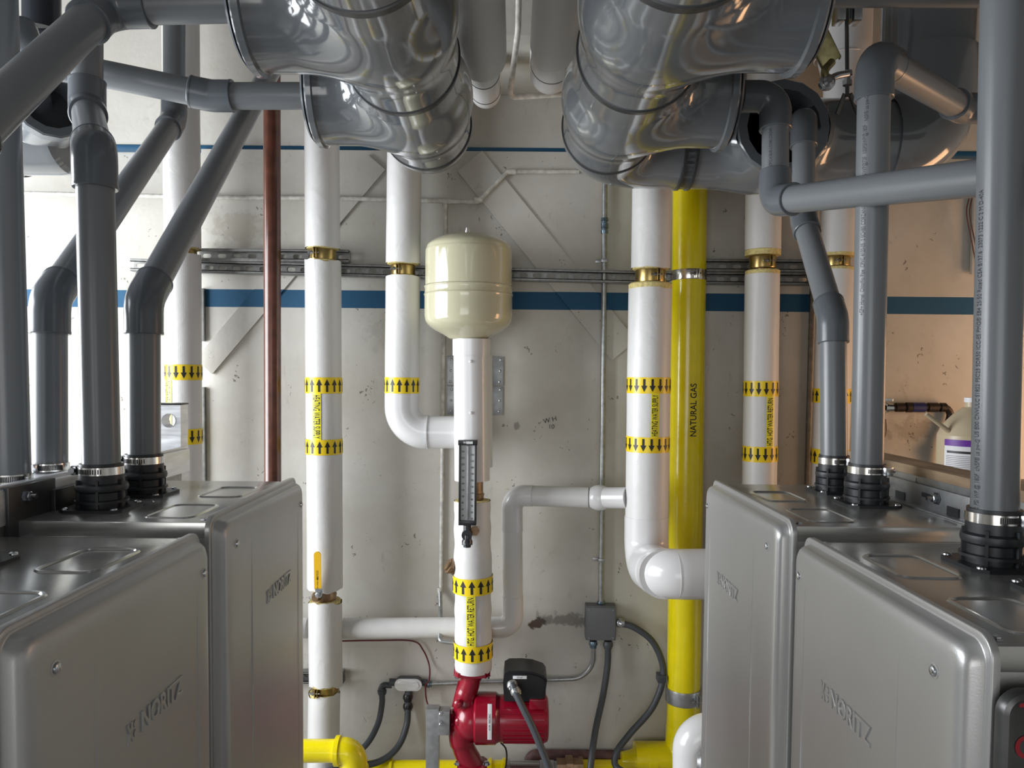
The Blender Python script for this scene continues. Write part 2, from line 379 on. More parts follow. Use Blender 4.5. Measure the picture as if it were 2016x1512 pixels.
# galvanised wall plates
for (x0, y0, x1, y1, lab) in ((880, 702, 991, 758, 'upper galvanised plate screwed to the wall behind the white column'),
                              (880, 761, 990, 816, 'lower galvanised plate screwed to the wall behind the white column')):
    A, B = W(x0, y1, 2.70), W(x1, y0, 2.70); t = empty('wall_plate', (A.x, 2.70, A.z), lab, 'plate')
    MB().box((A.x, 2.700, A.z), (B.x, 2.7045, B.z), 0.0006).build('plate', M['steel'], t)
    for sx_ in (A.x+0.012, B.x-0.012):
        for k in range(3):
            MB().lathe((sx_+0.002*k, 2.701, A.z+0.012+(B.z-A.z-0.024)*k/2), (0, -1, 0), [(0, 0.0045), (0.003, 0.0045), (0.0045, 0.002)], n=12).build('screw', M['bolt'], t)
# pencil note on the wall
mt = frame(W(1083, 827, 2.703), (0, 0, 1)) @ Matrix.Rotation(PI/2, 4, 'X')
t = empty('pencil_note', W(1083, 827, 2.703), 'small pencilled letters W H 10 on the white wall board', 'writing')
me_ = flat_text('W H', 0.024, mt @ Matrix.Rotation(0.25, 4, 'Z'), t, 'faint'); flat_text('10', 0.022, mt @ Matrix.Translation((0.005, -0.024, 0)), t, 'faint')

# ------------------------------------------------------------------ vertical wall pipes
class VPipe:
    def __init__(s, top, bot, Y, w):
        s.A = W(*top, Y); s.B = W(*bot, Y); s.Y = Y; s.r = rad(w, Y); s.d = (s.A-s.B).normalized()
    def at(s, py):
        lo, hi = -1.5, 2.5
        for _ in range(40):
            m_ = (lo+hi)/2
            if proj(s.A.lerp(s.B, m_))[1] < py: lo = m_
            else: hi = m_
        return s.A.lerp(s.B, lo)
def ragged(p0, p1, r, n=64, amp=0.0):
    p0, p1 = Vector(p0), Vector(p1); d = (p1-p0); L = d.length; d.normalize()
    ref = Vector((0, 1, 0)); u = d.cross(ref).normalized(); w_ = d.cross(u); vs = []; fs = []
    K = max(2, int(L/0.02)); ph = random.random()*9
    for i in range(K+1):
        for j in range(n):
            a_ = 2*PI*j/n; t_ = L*i/K
            if i in (0, K) and amp: t_ += amp*.5*(math.sin(2*a_+ph)+.5*math.sin(5*a_+ph*2)+.3*math.sin(11*a_+ph*3))
            rr = r*(1+0.006*math.sin(3*a_+ph+t_*9)+0.004*math.sin(t_*23+ph+a_))
            vs.append(p0+d*t_+(u*math.cos(a_)+w_*math.sin(a_))*rr)
    for i in range(K):
        for j in range(n): a_, b_ = i*n+j, i*n+(j+1) % n; fs.append((a_, b_, b_+n, a_+n))
    return vs, fs
def jacket(t, vp, y0, y1, w=None, amp=0.003, foam=True, ends=(True, True)):
    r = vp.r if w is None else rad(w, vp.Y); P0, P1 = vp.at(y0), vp.at(y1)
    mb = MB(); v, f = ragged(P1, P0, r, amp=amp); mb.add(v, f); j = mb.build('insulation_jacket', M['jacket'], t)
    if foam:
        for P, sgn, e in ((P0, 1, ends[0]), (P1, -1, ends[1])):
            if e: MB().lathe(P - vp.d*sgn*0.02, vp.d*sgn, [(0, r-0.004), (0.021, r-0.004), (0.0235, r-0.012), (0.022, 0.03)], n=40).build('foam_edge', M['foam'], j)
    return j
def foam_ring(t, vp, y0, y1, w):
    P0, P1 = vp.at(y0), vp.at(y1); r = rad(w, vp.Y)
    MB().lathe(P1, vp.d, [(0, r-.002), (0, r), ((P0-P1).length*.8, r+.0004), ((P0-P1).length, r-.004)], n=48).build('foam_ring', M['foam'], t)
def clamp(t, vp, y0, y1, w, m='brass', bx=0.25, name='pipe_clamp'):
    P0, P1 = vp.at(y0), vp.at(y1); r = rad(w, vp.Y); L = (P0-P1).length
    c = MB().lathe(P1, vp.d, [(0, r-0.003), (0, r), (L*0.12, r+0.0015), (L*0.5, r), (L*0.88, r+0.0015), (L, r), (L, r-0.003)], n=40, cap=False).build(name, M[m], t)
    fr = frame((P0+P1)/2, vp.d); b_ = MB(); x = r*bx
    b_.box((x-0.003, -r-0.014, -L*0.45), (x, -r+0.006, L*0.45), 0.0008, fr); b_.box((x+0.005, -r-0.014, -L*0.45), (x+0.008, -r+0.006, L*0.45), 0.0008, fr)
    b_.build('ear', M[m], c)
    k = MB(); k.tube([fr @ Vector((x-0.022, -r-0.007, 0)), fr @ Vector((x+0.014, -r-0.007, 0))], 0.0032, 10)
    k.lathe(fr @ Vector((x-0.012, -r-0.007, 0)), fr.to_3x3() @ Vector((1, 0, 0)), [(0, 0.0065), (0.007, 0.0065)], n=6); k.build('bolt', M['bolt'], c)
    return c
def arrow_poly(h, w_):
    return [(0, h/2), (-w_/2, h*0.02), (-w_*0.19, h*0.02), (-w_*0.19, -h/2), (w_*0.19, -h/2), (w_*0.19, h*0.02), (w_/2, h*0.02)]
def marker(t, vp, y0, y1, up, w=None, narr=15, shift=0.0, rpad=0.0012):
    r = (vp.r if w is None else rad(w, vp.Y))+rpad; P0, P1 = vp.at(y0), vp.at(y1); L = (P0-P1).length
    b_ = MB().lathe(P1, vp.d, [(0, r), (L, r)], n=64, cap=False).build('flow_marker', M['band'], t)
    fr = frame((P0+P1)/2, vp.d); bm = bmesh.new(); sp = 2*PI*r/narr
    for k in range(narr):
        if abs(k-narr/2) > narr*0.31: pass
        u0 = (k-narr//2)*sp+shift*sp
        vs = [bm.verts.new((u0+x, y*(1 if up else -1), 0)) for x, y in arrow_poly(L*0.80, sp*0.74)]; bm.faces.new(vs)
    bmesh.ops.triangulate(bm, faces=bm.faces)
    wrap(bm, r, 0, fr, 0.0006); me = bpy.data.meshes.new('arrow_print'); bm.to_mesh(me); bm.free(); link('arrow_print', me, M['print'], b_)
def strip(t, vp, y0, y1, x0, x1, cx, txt, rot, w=None, fs=0.9, m='stripy', th=None):
    """yellow name strip from pixel column x0..x1 on a pipe centred at column cx, with its words"""
    r = (vp.r if w is None else rad(w, vp.Y)); hw = r*F_PX/vp.Y
    t0, t1 = [math.asin(max(-.99, min(.99, (x-cx)/hw))) for x in (x0, x1)]; P0, P1 = vp.at(y0), vp.at(y1); L = (P0-P1).length
    fr = frame((P0+P1)/2, vp.d); R_ = r+0.0012; n = 10; vs = []; fc = []
    for i in range(2):
        for j in range(n+1):
            th_ = t0+(t1-t0)*j/n; vs.append(fr @ Vector((R_*math.sin(th_), -R_*math.cos(th_), -L/2+L*i)))
    for j in range(n): fc.append((j, j+1, j+n+2, j+n+1))
    s_ = MB().add(vs, fc).build('name_strip', M[m], t)
    wd_ = (t1-t0)*r
    me = text_mesh(txt, 0.1); ln = max(v.co.x for v in me.vertices)-min(v.co.x for v in me.vertices); bpy.data.meshes.remove(me)
    size = wd_*1.12*fs; nar = L*0.94/(ln*size/0.1)
    pipe_text(txt, size, R_, (t0+t1)/2, fr, s_, rot=rot, lift=0.0006, bold=0.012, narrow=nar)
UP, DOWN = PI/2, -PI/2

def wall_pipe(vp, lab, group='white insulated riser pipes', cat='pipe', base=1200):
    return empty('insulated_pipe', vp.at(base), lab, cat, group)
TOPY = -330
# riser far left
v1 = VPipe((356, 60), (363, 940), 2.58, 68); t = wall_pipe(v1, 'white insulated riser standing left of the brown pipe, its label reads RETURN')
jacket(t, v1, -200, 490, 68); jacket(t, v1, 502, 1500, 68)
MB().tube([v1.at(-250), v1.at(1550)], 0.03).build('copper_pipe', M['copper'], t); clamp(t, v1, 489, 503, 52)
marker(t, v1, 718, 748, False, 68); marker(t, v1, 843, 873, False, 68); strip(t, v1, 748, 843, 336, 352, 361, 'HTG. HOT WATER RETURN', UP, 68)
# riser 2 with ball valve
v2 = VPipe((634, 290), (640, 1150), 2.56, 69); t2 = t = wall_pipe(v2, 'white insulated riser with yellow valve handle, right of the brown pipe')
jacket(t, v2, -200, 490, 67); jacket(t, v2, 515, 1157, 70, 0.008); jacket(t, v2, 1182, 1345, 66, 0.012)
vl = VPipe((640, 1300), (637, 1460), 2.56, 62); jacket(t, vl, 1362, 1640, 63, 0.010)
MB().tube([v2.at(-250), v2.at(1620)], 0.027).build('copper_pipe', M['copper'], t); clamp(t, v2, 490, 513, 50, bx=-0.35); clamp(t, v2, 1345, 1362, 52, bx=-0.5)
marker(t, v2, 743, 774, True, 70.6); marker(t, v2, 863, 893, True, 70.6); strip(t, v2, 774, 863, 624, 642, 639, 'HEATING WATER SUPPLY', DOWN, 70.6)
P = v2.at(1167)
vb = MB().lathe(v2.at(1186), v2.d, [(0, .036), (.008, .040), (.012, .036), (.03, .039), (.045, .033), (.06, .036)], n=40).build('valve_body', M['bronze'], t)
MB().lathe(P+Vector((-.018, -.03, 0)), (0, -1, 0), [(0, .016), (.02, .016), (.03, .011), (.035, .011)], n=20).build('stem', M['bronze'], vb)
H0 = W(626, 1160, 2.49); H1 = W(625, 1092, 2.47); d_ = (H1-H0).normalized(); fr = frame(H0, d_); hl = (H1-H0).length
po = [(-.0115, 0), (.0115, 0)]+[(.0115*math.cos(a_), hl+.0115*math.sin(a_)) for a_ in np.linspace(0, PI, 12)]
M['handle'] = mat('yellow_handle', (0.80, 0.47, 0.01), 0.35)
h_ = MB().prism(po, .004, fr @ Matrix.Rotation(PI/2, 4, 'X')).build('valve_handle', M['handle'], t)
for (txt, dy, sz) in (('MATCO', .052, .009), ('600 WOG', .034, .005), ('ON  OFF', .014, .005)):
    flat_text(txt, sz, fr @ Matrix.Translation((0, -.0046, dy)) @ Matrix.Rotation(PI/2, 4, 'X') @ Matrix.Rotation(PI/2, 4, 'Z'), h_, bold=.01)
hexhead(MB(), W(627, 1170, 2.475), (0, -1, 0), .009, .008).build('handle_nut', M['bolt'], vb)
MB().prism([(-.012, -.022), (.010, -.022), (.012, .006), (-.012, .006)], .003, frame(W(628, 1162, 2.486), (0, 0, 1)) @ Matrix.Rotation(PI/2, 4, 'X')).build('handle_shank', M['steel'], vb)
# riser 3 turning into the column
v3 = VPipe((796, 320), (790, 880), 2.565, 66); t = wall_pipe(v3, 'white insulated riser that bends right into the column under the cream tank', base=780)
jacket(t, v3, -100, 520, 67); jacket(t, v3, 545, 778, 67, 0.002, ends=(True, False))
MB().tube([v3.at(-130), v3.at(700)], 0.026).build('copper_pipe', M['copper'], t); clamp(t, v3, 522, 543, 46, bx=-0.35)
marker(t, v3, 743, 774, True, 67)
c = W(791, 851, 2.565); e = W(915, 851, 2.565)
path = fillet([v3.at(776), c, e], 0.085, 14); k_ = int(len(path))
MB().tube(path[:-1], [v3.r+.001]*(k_-1), 48).build('elbow_cover', M['cover'], t)
MB().tube([path[-2]-Vector((.004, 0, 0)), e], v3.r-.0015, 48).build('pipe_cover', M['cover'], t)
MB().tube([path[-2]-Vector((.001, 0, 0)), path[-2]+Vector((.004, 0, 0))], v3.r+.0025, 48).build('cover_lip', M['cover'], t)
# riser 5 (supply, large)
v5 = VPipe((1283, 385), (1273, 1000), 2.48, 84); t5 = t = wall_pipe(v5, 'thick white insulated riser left of the yellow gas pipe, ending in a big elbow', base=1020)
jacket(t, v5, -200, 530, 75, 0.004); jacket(t, v5, 569, 1018, 84, 0.001, ends=(False, False)); foam_ring(t, v5, 558, 571, 83.4)
MB().tube([v5.at(-230), v5.at(900)], 0.040).build('copper_pipe', M['copper'], t); clamp(t, v5, 531, 557, 58, bx=0.3)
marker(t, v5, 743, 774, False, 84, 17); marker(t, v5, 858, 888, False, 84, 17); strip(t, v5, 774, 858, 1273, 1289, 1275, 'HEATING WATER SUPPLY', UP, 84)
K0 = v5.at(1016); K1 = W(1272, 1110, 2.48); K2 = W(1306, 1131, 2.22); K3 = W(1560, 1127, 2.22)
MB().tube(fillet([K0, K1, K2], .075, 12), .0715, 48).build('elbow_cover', M['cover'], t)
MB().tube(fillet([K1.lerp(K2, .35), K2, K3.lerp(K2, .35)], .07, 14), .0735, 48).build('elbow_cover', M['cover'], t)
MB().tube([K2.lerp(K3, .1), K3], .0715, 48).build('pipe_cover', M['cover'], t)
# riser 7 and 8
v7 = VPipe((1503, 400), (1495, 950), 2.56, 64); t = wall_pipe(v7, 'white insulated riser just right of the yellow gas pipe, labelled HTG. HOT WATER RETURN')
jacket(t, v7, -100, 493, 68, 0.001, ends=(False, False)); jacket(t, v7, 541, 1500, 66, 0.001, ends=(False, False)); foam_ring(t, v7, 491, 504, 67.4); foam_ring(t, v7, 532, 543, 65.4)
MB().tube([v7.at(-130), v7.at(1550)], 0.028).build('copper_pipe', M['copper'], t); clamp(t, v7, 505, 529, 50, bx=0.2)
marker(t, v7, 750, 780, False, 66); marker(t, v7, 877, 907, False, 66); strip(t, v7, 780, 877, 1498, 1514, 1497, 'HTG. HOT WATER RETURN', UP, 66)
v8 = VPipe((1650, 420), (1632, 940), 2.60, 70); t = wall_pipe(v8, 'white insulated riser half hidden behind the grey flue pipes at right')
jacket(t, v8, -100, 500, 66, 0.001, ends=(False, False)); jacket(t, v8, 533, 1500, 70, 0.001, ends=(False, False)); foam_ring(t, v8, 498, 506, 65.4); foam_ring(t, v8, 527, 535, 69.4)
MB().tube([v8.at(-130), v8.at(1550)], 0.028).build('copper_pipe', M['copper'], t); clamp(t, v8, 506, 526, 50, bx=-0.1)
marker(t, v8, 765, 793, True, 70); marker(t, v8, 883, 912, True, 70)

# yellow gas riser
v6 = VPipe((1358, 400), (1345, 1400), 2.64, 66); t = empty('gas_pipe', v6.at(1450), 'tall yellow gas riser marked NATURAL GAS', 'gas pipe')
MB().tube([v6.at(-200), v6.at(1440)], v6.r, 56).build('pipe', M['yellow'], t)
J = v6.at(1462)
MB().tube(fillet([v6.at(1425), W(1342, 1494, 2.64), W(1250, 1494, 2.64)], .05, 12), v6.r*1.02, 48).build('elbow', M['yellow'], t)
MB().tube([v6.at(1420), v6.at(1620)], v6.r, 40).build('tee_outlet', M['yellow'], t)
MB().lathe(W(1290, 1498, 2.64), (-1, 0, 0), [(0, .062), (.03, .062), (.034, .055), (.06, .05), (.09, .036), (.12, .030)], n=40).build('reducer', M['yellow'], t)
MB().tube([W(1240, 1513, 2.64), W(1140, 1513, 2.64)], .030, 32).build('branch_pipe', M['yellow'], t)
clamp(t, v6, 533, 553, 68, 'stainless', bx=0.2)
cl = clamp(t, v6, 1352, 1380, 70, 'steel', bx=0.55)
strip(t, v6, 752, 860, 1348, 1366, 1352, 'NATURAL GAS', UP, 66, fs=0.85, m='yellow')

# central column: return pipe, tank, thermometer
v4 = VPipe((928, 670), (932, 1310), 2.50, 74); t4 = t = empty('insulated_pipe', v4.at(1320), 'short white column between the cream tank and the red pump, thermometer in front', 'pipe', 'white insulated riser pipes')
r4 = v4.r
MB().lathe(v4.at(945), v4.d, [(0, r4-.003), ((v4.at(668)-v4.at(945)).length, r4-.003)], n=56, cap=True).build('pipe_cover', M['cover'], t)
MB().lathe(v4.at(700), v4.d, [(0, r4), ((v4.at(668)-v4.at(700)).length, r4), ((v4.at(668)-v4.at(700)).length, r4-.01)], n=56, cap=False).build('cover_collar', M['cover'], t)
MB().lathe(v4.at(920)+Vector((.008, .02, 0)), v4.d, [(0, r4-.002), ((v4.at(700)-v4.at(920)).length, r4-.002)], n=56).build('pipe_cover', M['cover'], t)
for yy in (712, 811): MB().lathe(v4.at(yy)+Vector((0, -r4+.001, 0)), (0, -1, 0), [(0, .005), (.0015, .005), (.003, .003)], n=14).build('rivet', M['cover'], t)
MB().lathe(v4.at(990)+Vector((.004, 0, 0)), v4.d, [(0, .03), (.02, .034), (.03, .036), (.035, .032), (.08, .032)], n=40).build('brass_union', M['bronze'], t)
jt = MB(); prof = []
LL = (v4.at(985)-v4.at(1318)).length
for i in range(40):
    f_ = i/39; z_ = f_*LL; b_ = math.exp(-((z_-LL*.58)/.045)**2)*.004
    prof.append((z_, r4-.001+b_+.0015*math.sin(z_*70)*(1 if f_ < .95 else 0)))
jk = jt.lathe(v4.at(1318), v4.d, prof, n=64, cap=False).build('insulation_jacket', M['jacket'], t)
MB().lathe(v4.at(985)-v4.d*.02, v4.d, [(0, r4-.006), (.021, r4-.005), (.022, .03)], n=40).build('foam_edge', M['foam'], jk)
marker(t, v4, 1131, 1163, True, 76, 14, rpad=.0035); marker(t, v4, 1261, 1292, True, 76, 14, rpad=.002); strip(t, v4, 1163, 1261, 920, 938, 931, 'HTG. HOT WATER RETURN', UP, 76)
f = W(893, 1112, 2.50); MB().lathe(f+Vector((.02, 0, -.02)), (-.75, -.25, .45), [(0, .022), (.03, .022), (.032, .027), (.042, .027), (.043, .02), (.05, .02)], n=8).build('strainer_plug', M['bronze'], t)

TK = W(922, 668, 2.50); TKt = W(921, 460, 2.50); TH = TKt.z-TK.z; R_t = rad(172, 2.5)
t = empty('expansion_tank', TK, 'cream enamelled expansion tank standing on the white column', 'tank')
pr = [(0, .058), (.003, .066), (.012, .075), (.034, R_t*.80), (.048, R_t*.925), (.062, R_t*.985), (.078, R_t*1.005), (TH*.50, R_t*1.005), (TH*.505, R_t*.975), (TH*.53, R_t*.985),
      (TH*.555, R_t*1.015), (TH*.575, R_t*.985), (TH*.60, R_t*.985)]
pr = [(0, .058), (.003, .064), (.012, .078), (.030, R_t*.78), (.044, R_t*.91), (.056, R_t*.97), (.070, R_t*.995), (.085, R_t*1.0), (TH*.40, R_t*1.0), (TH*.415, R_t*1.02), (TH*.43, R_t*1.0),
      (TH*.475, R_t*.995), (TH*.49, R_t*1.012), (TH*.505, R_t*.985), (TH*.52, R_t*.985), (TH*.80, R_t*.985), (TH*.85, R_t*.97), (TH*.89, R_t*.93), (TH*.93, R_t*.80), (TH*.965, R_t*.60), (TH*.985, R_t*.35), (TH*.995, R_t*.15), (TH, .002)]
def smooth_prof(pr, k=5):
    P_ = spline([Vector((a_, b_, 0)) for a_, b_ in pr], k); return [(q_.x, max(.001, q_.y)) for q_ in P_]
MB().lathe(TK, (0, 0, 1), smooth_prof(pr), n=72).build('tank_shell', M['tank'], t, 60)
MB().lathe((TK.x-.005, TK.y, TKt.z-.004), (0, 0, 1), [(0, .011), (.006, .011), (.007, .008), (.014, .008), (.015, .006), (.022, .006), (.024, .004)], n=20).build('air_valve', M['stainless'], t)
MB().lathe(TK-Vector((0, 0, .012)), (0, 0, 1), [(0, .05), (.016, .05)], n=40).build('neck', M['copper'], t)

# thermometer
A = W(901, 1033, 2.385); B = W(940, 868, 2.385); t = empty('thermometer', W(921, 1072, 2.40), 'black framed industrial thermometer with two number columns in front of the white column', 'thermometer')
sl = (W(938, 878, 2.385).x - W(935, 1030, 2.385).x)
cxm = (A.x+B.x)/2; hw_ = (W(938, 900, 2.385).x-W(903, 900, 2.385).x)/2
mb = MB(); bx_ = lambda x0, y0, z0, x1, y1, z1, b=.001: mb.box((x0, y0, z0), (x1, y1, z1), b)
bx_(cxm-hw_, 2.385, A.z, cxm-hw_+.006, 2.41, B.z); bx_(cxm+hw_-.006, 2.385, A.z, cxm+hw_, 2.41, B.z)
bx_(cxm-hw_, 2.40, A.z, cxm+hw_, 2.41, B.z); bx_(cxm-hw_, 2.383, A.z-.002, cxm+hw_, 2.41, A.z+.012); bx_(cxm-hw_-.002, 2.380, B.z-.014, cxm+hw_+.002, 2.412, B.z+.002)
cs = mb.build('case', M['black'], t)
MB().box((cxm-hw_+.005, 2.396, A.z+.012), (cxm+hw_-.005, 2.3995, B.z-.013)).build('scale_plate', M['face'], t)
MB().box((cxm-.0035, 2.390, A.z+.014), (cxm+.0035, 2.396, B.z-.016), .002).build('glass_tube', M['steel'], t)
vm = Matrix.Rotation(PI/2, 4, 'X')
z0_, z1_ = A.z+.020, B.z-.024
for i, n_ in enumerate(range(40, 241, 20)):
    zz = z0_+(z1_-z0_)*(i+.35)/10.9; flat_text(str(n_), .0085, Matrix.Translation((cxm-hw_+.0125, 2.3952, zz)) @ vm, t, narrow=.8, bold=.01)
for i, n_ in enumerate(range(30, 231, 20)):
    zz = z0_+(z1_-z0_)*(i-.15)/10.9; flat_text(str(n_), .0085, Matrix.Translation((cxm+hw_-.0145, 2.3952, zz)) @ vm, t, narrow=.8, bold=.01)
tk = MB()
for i in range(64):
    zz = z0_+(z1_-z0_)*i/63; tk.box((cxm-.0075, 2.3953, zz-.0002), (cxm-.0045, 2.3962, zz+.0002)); tk.box((cxm+.0045, 2.3953, zz-.0002), (cxm+.0075, 2.3962, zz+.0002))
tk.build('scale_marks', M['print'], t)
pl = MB().box((cxm-.004, 2.3793, B.z-.0095), (cxm+.016, 2.3799, B.z-.0015)).build('maker_plate', M['face'], t)
flat_text('W', .010, Matrix.Translation((cxm-.009, 2.3794, B.z-.0055)) @ vm, t, 'face', bold=.02)
S0 = W(920, 1034, 2.397); S1 = W(920, 1050, 2.397)
MB().lathe(S0, (0, 0, -1), [(0, .0125), (.028, .0125), (.030, .014), (.045, .014), (.05, .017), (.062, .017), (.064, .012), (.07, .012)], n=10).build('swivel', M['black'], t)
MB().lathe(W(919, 1054, 2.385), (0, 1, 0), [(0, .017), (.03, .017), (.032, .012), (.07, .012)], n=12).build('swivel_knob', M['black'], t)
MB().lathe(W(934, 1046, 2.41), (-.1, 1, 0), [(0, .016), (.02, .016), (.021, .012), (.05, .012)], n=6).build('well_nut', M['bronze'], t)

# recirculation branch
t = empty('insulated_pipe', W(1008, 1235, 2.60), 'thinner white insulated branch running from the thick riser down and left behind the column', 'pipe', 'white insulated riser pipes')
rb = .036
X0, X1, X2, X3, X4, X5 = W(1236, 980, 2.49), W(1180, 980, 2.55), W(1008, 975, 2.60), W(1010, 1235, 2.60), W(676, 1237, 2.60), W(600, 1235, 2.60)
MB().tube([X0, X1], [rb*.98, rb*.98], 40).build('pipe_cover', M['cover'], t)
bm = bmesh.new(); bmesh.ops.create_uvsphere(bm, u_segments=32, v_segments=20, radius=rb*1.2); MB().addbm(bm, Matrix.Translation(X1) @ Matrix.Diagonal((1.1, 1, 1, 1))).build('elbow_cover', M['cover'], t)
a1 = X1.lerp(X2, .12); a2 = X1.lerp(X2, .78)
MB().tube([a1, a2], rb*.97, 40).build('insulation_jacket', M['jacket'], t)
MB().tube(fillet([X1.lerp(X2, .76), X2, X2.lerp(X3, .27)], .045, 12), rb*1.02, 40).build('elbow_cover', M['cover'], t)
MB().tube([X2.lerp(X3, .24), X2.lerp(X3, .78)], rb*.97, 40).build('insulation_jacket', M['jacket'], t)
MB().tube(fillet([X2.lerp(X3, .76), X3, X3.lerp(X4, .14)], .045, 12), rb*1.02, 40).build('elbow_cover', M['cover'], t)
MB().tube([X3.lerp(X4, .13), X4], [rb*.98, rb*.98], 40).build('insulation_jacket', M['jacket'], t)
MB().tube([W(606, 1236, 2.62), W(540, 1236, 2.62)], .035, 32).build('insulation_jacket', M['jacket'], t)

# brown pipe
vb_ = VPipe((535, 60), (537, 940), 2.52, 33)
o = MB().tube([vb_.at(-200), vb_.at(1600)], vb_.r, 32).build('brown_pipe', M['brown']); tag(o, 'slim dark brown painted vertical pipe left of centre', 'pipe')

# two insulated pipes under the ceiling
def cpipe(x, near, r0, step, r1, far, lab, nseg=2):
    z = near[1]; t = empty('insulated_pipe', (x, far, z), lab, 'pipe', 'insulated pipes under the ceiling')
    xo = lambda y: x
    MB().tube([(x, .6, z), (x, step-.02, z), (x, step, z), (x, step+.012, z)], [r0, r0, r0*.97, r1*1.0], 48).build('insulation_jacket', M['jacket'], t)
    MB().tube(fillet([(x, step-.02, z), (x, far, z), (x, far, z+.35)], .08, 12), r1, 48).build('elbow_cover', M['cover'], t)
    for yy in (step+.10, step+.22):
        if yy < far-.05: MB().tube([(x, yy, z), (x, yy+.004, z)], r1+.0008, 48).build('cover_lip', M['joint'], t)
c1 = W(958, 203, 2.42); c2 = W(1081, 165, 2.38)
cpipe(c1.x, (0, c1.z), .066, 2.08, .045, 2.40, 'white insulated pipe running under the ceiling, nearer the left grey header')
cpipe(c2.x, (0, c2.z), .064, 2.12, .060, 2.36, 'white insulated pipe running under the ceiling, nearer the right grey header')
o = MB().tube(fillet([W(1024, -120, 2.18), W(1020, 60, 2.20), W(1003, 192, 2.40), W(1130, 184, 2.42)], .02, 6), .0085, 16).build('thin_conduit', M['wpipe'])
tag(o, 'thin weathered white conduit hanging between the two ceiling pipes', 'conduit')

# ------------------------------------------------------------------ strut channels
def holed(mb, fr, L, hgt, step, hw, hh, y):
    """back plate in local x (length) / z, at depth y, with rounded slots"""
    n = max(1, int(L/step)); st = L/n
    for i in range(n):
        cx = st*(i+.5); inner = []; outer = []
        for k in range(24):
            a_ = 2*PI*k/24; c_, s_ = math.cos(a_), math.sin(a_)
            ix = (hw-hh)*(1 if c_ > 0 else -1)+hh*c_ if abs(c_) > 1e-6 else 0; inner.append((cx+ix, y, hh*s_))
            m_ = max(abs(c_)/(st/2), abs(s_)/(hgt/2)); outer.append((cx+c_/m_, y, s_/m_))
        # force exact corners
        for cxn, czn in ((1, 1), (-1, 1), (-1, -1), (1, -1)):
            ang_ = math.atan2(czn*hgt/2, cxn*st/2) % (2*PI); k = round(ang_/(2*PI/24)) % 24; outer[k] = (cx+cxn*st/2, y, czn*hgt/2)
        mb.add([fr @ Vector(q_) for q_ in inner+outer], [(k, (k+1) % 24, 24+(k+1) % 24, 24+k) for k in range(24)])
def strut(p0, p1, lab, grp='strut channels on the wall', hgt=.041, dep=.030):
    x = (p1-p0); L = x.length; x.normalize(); y = Vector((0, 1, 0)); y = (y-x*y.dot(x)).normalized(); z = x.cross(y)
    fr = Matrix((x, y, z)).transposed().to_4x4(); fr.translation = p0
    mb = MB(); holed(mb, fr, L, hgt, .048, .015, .0075, dep); holed(mb, fr, L, hgt, .048, .015, .0075, dep-.0025)
    for s_ in (1, -1):
        mb.box((0, 0, s_*hgt/2-.0012), (L, dep, s_*hgt/2+.0012), 0, fr)
        mb.box((0, 0, s_*(hgt/2)), (L, .0025, s_*(hgt/2-.009)), 0, fr); mb.box((0, 0, s_*(hgt/2-.009)), (L, .007, s_*(hgt/2-.0065)), 0, fr)
    o = mb.build('strut_channel', M['strut']); tag(o, lab, 'strut channel', grp)
strut(W(386, 501, 2.655), W(686, 504, 2.655), 'short slotted steel channel, the upper one beside the brown pipe')
strut(W(256, 521, 2.667), W(1262, 546, 2.667), 'long slotted steel channel running across behind the cream tank')
strut(W(1385, 522, 2.655), W(1668, 524, 2.655), 'upper slotted steel channel right of the yellow gas pipe')
strut(W(1300, 546, 2.667), W(1600, 549, 2.667), 'lower slotted steel channel right of the yellow gas pipe')
strut(W(560, 1335, 2.667), W(676, 1334, 2.667), 'low strut channel behind the riser with the yellow valve handle')

# ------------------------------------------------------------------ wall conduits, boxes, flex
def straps(t, pts, sgn=-1):
    for p in pts:
        m_ = MB(); m_.box((p.x-.010, p.y-.013, p.z-.006), (p.x+.010, p.y-.011, p.z+.006), .001); m_.box((p.x+sgn*.010, p.y-.012, p.z-.006), (p.x+sgn*.012, p.y+.01, p.z+.006), .0005)
        m_.box((p.x+sgn*.010, p.y+.006, p.z-.006), (p.x+sgn*.030, p.y+.010, p.z+.006), .001); m_.build('strap', M['steel'], t)
t = empty('conduit', W(1183, 1190, 2.685), 'straight galvanised conduit running down to the grey junction box', 'conduit')
c0, c1_ = W(1192, 250, 2.685), W(1183, 1192, 2.685)
MB().tube([c0, c1_], .0095, 20).build('tube', M['conduit'], t)
cp = c0.lerp(c1_, (440-250)/942)
MB().lathe(cp-Vector((0, 0, .027)), (0, 0, 1), [(0, .012), (.01, .013), (.011, .0105), (.018, .0105), (.019, .013), (.026, .0125), (.034, .013), (.035, .0105), (.043, .0105), (.044, .013), (.054, .012)], n=24).build('coupling', M['bluefit'], t)
straps(t, [c0.lerp(c1_, (508-250)/942), c0.lerp(c1_, (1100-250)/942)])
MB().lathe(c1_+Vector((0, 0, .016)), (0, 0, -1), [(0, .012), (.006, .0145), (.012, .0125), (.018, .015), (.022, .015)], n=12).build('connector', M['bluefit'], t)

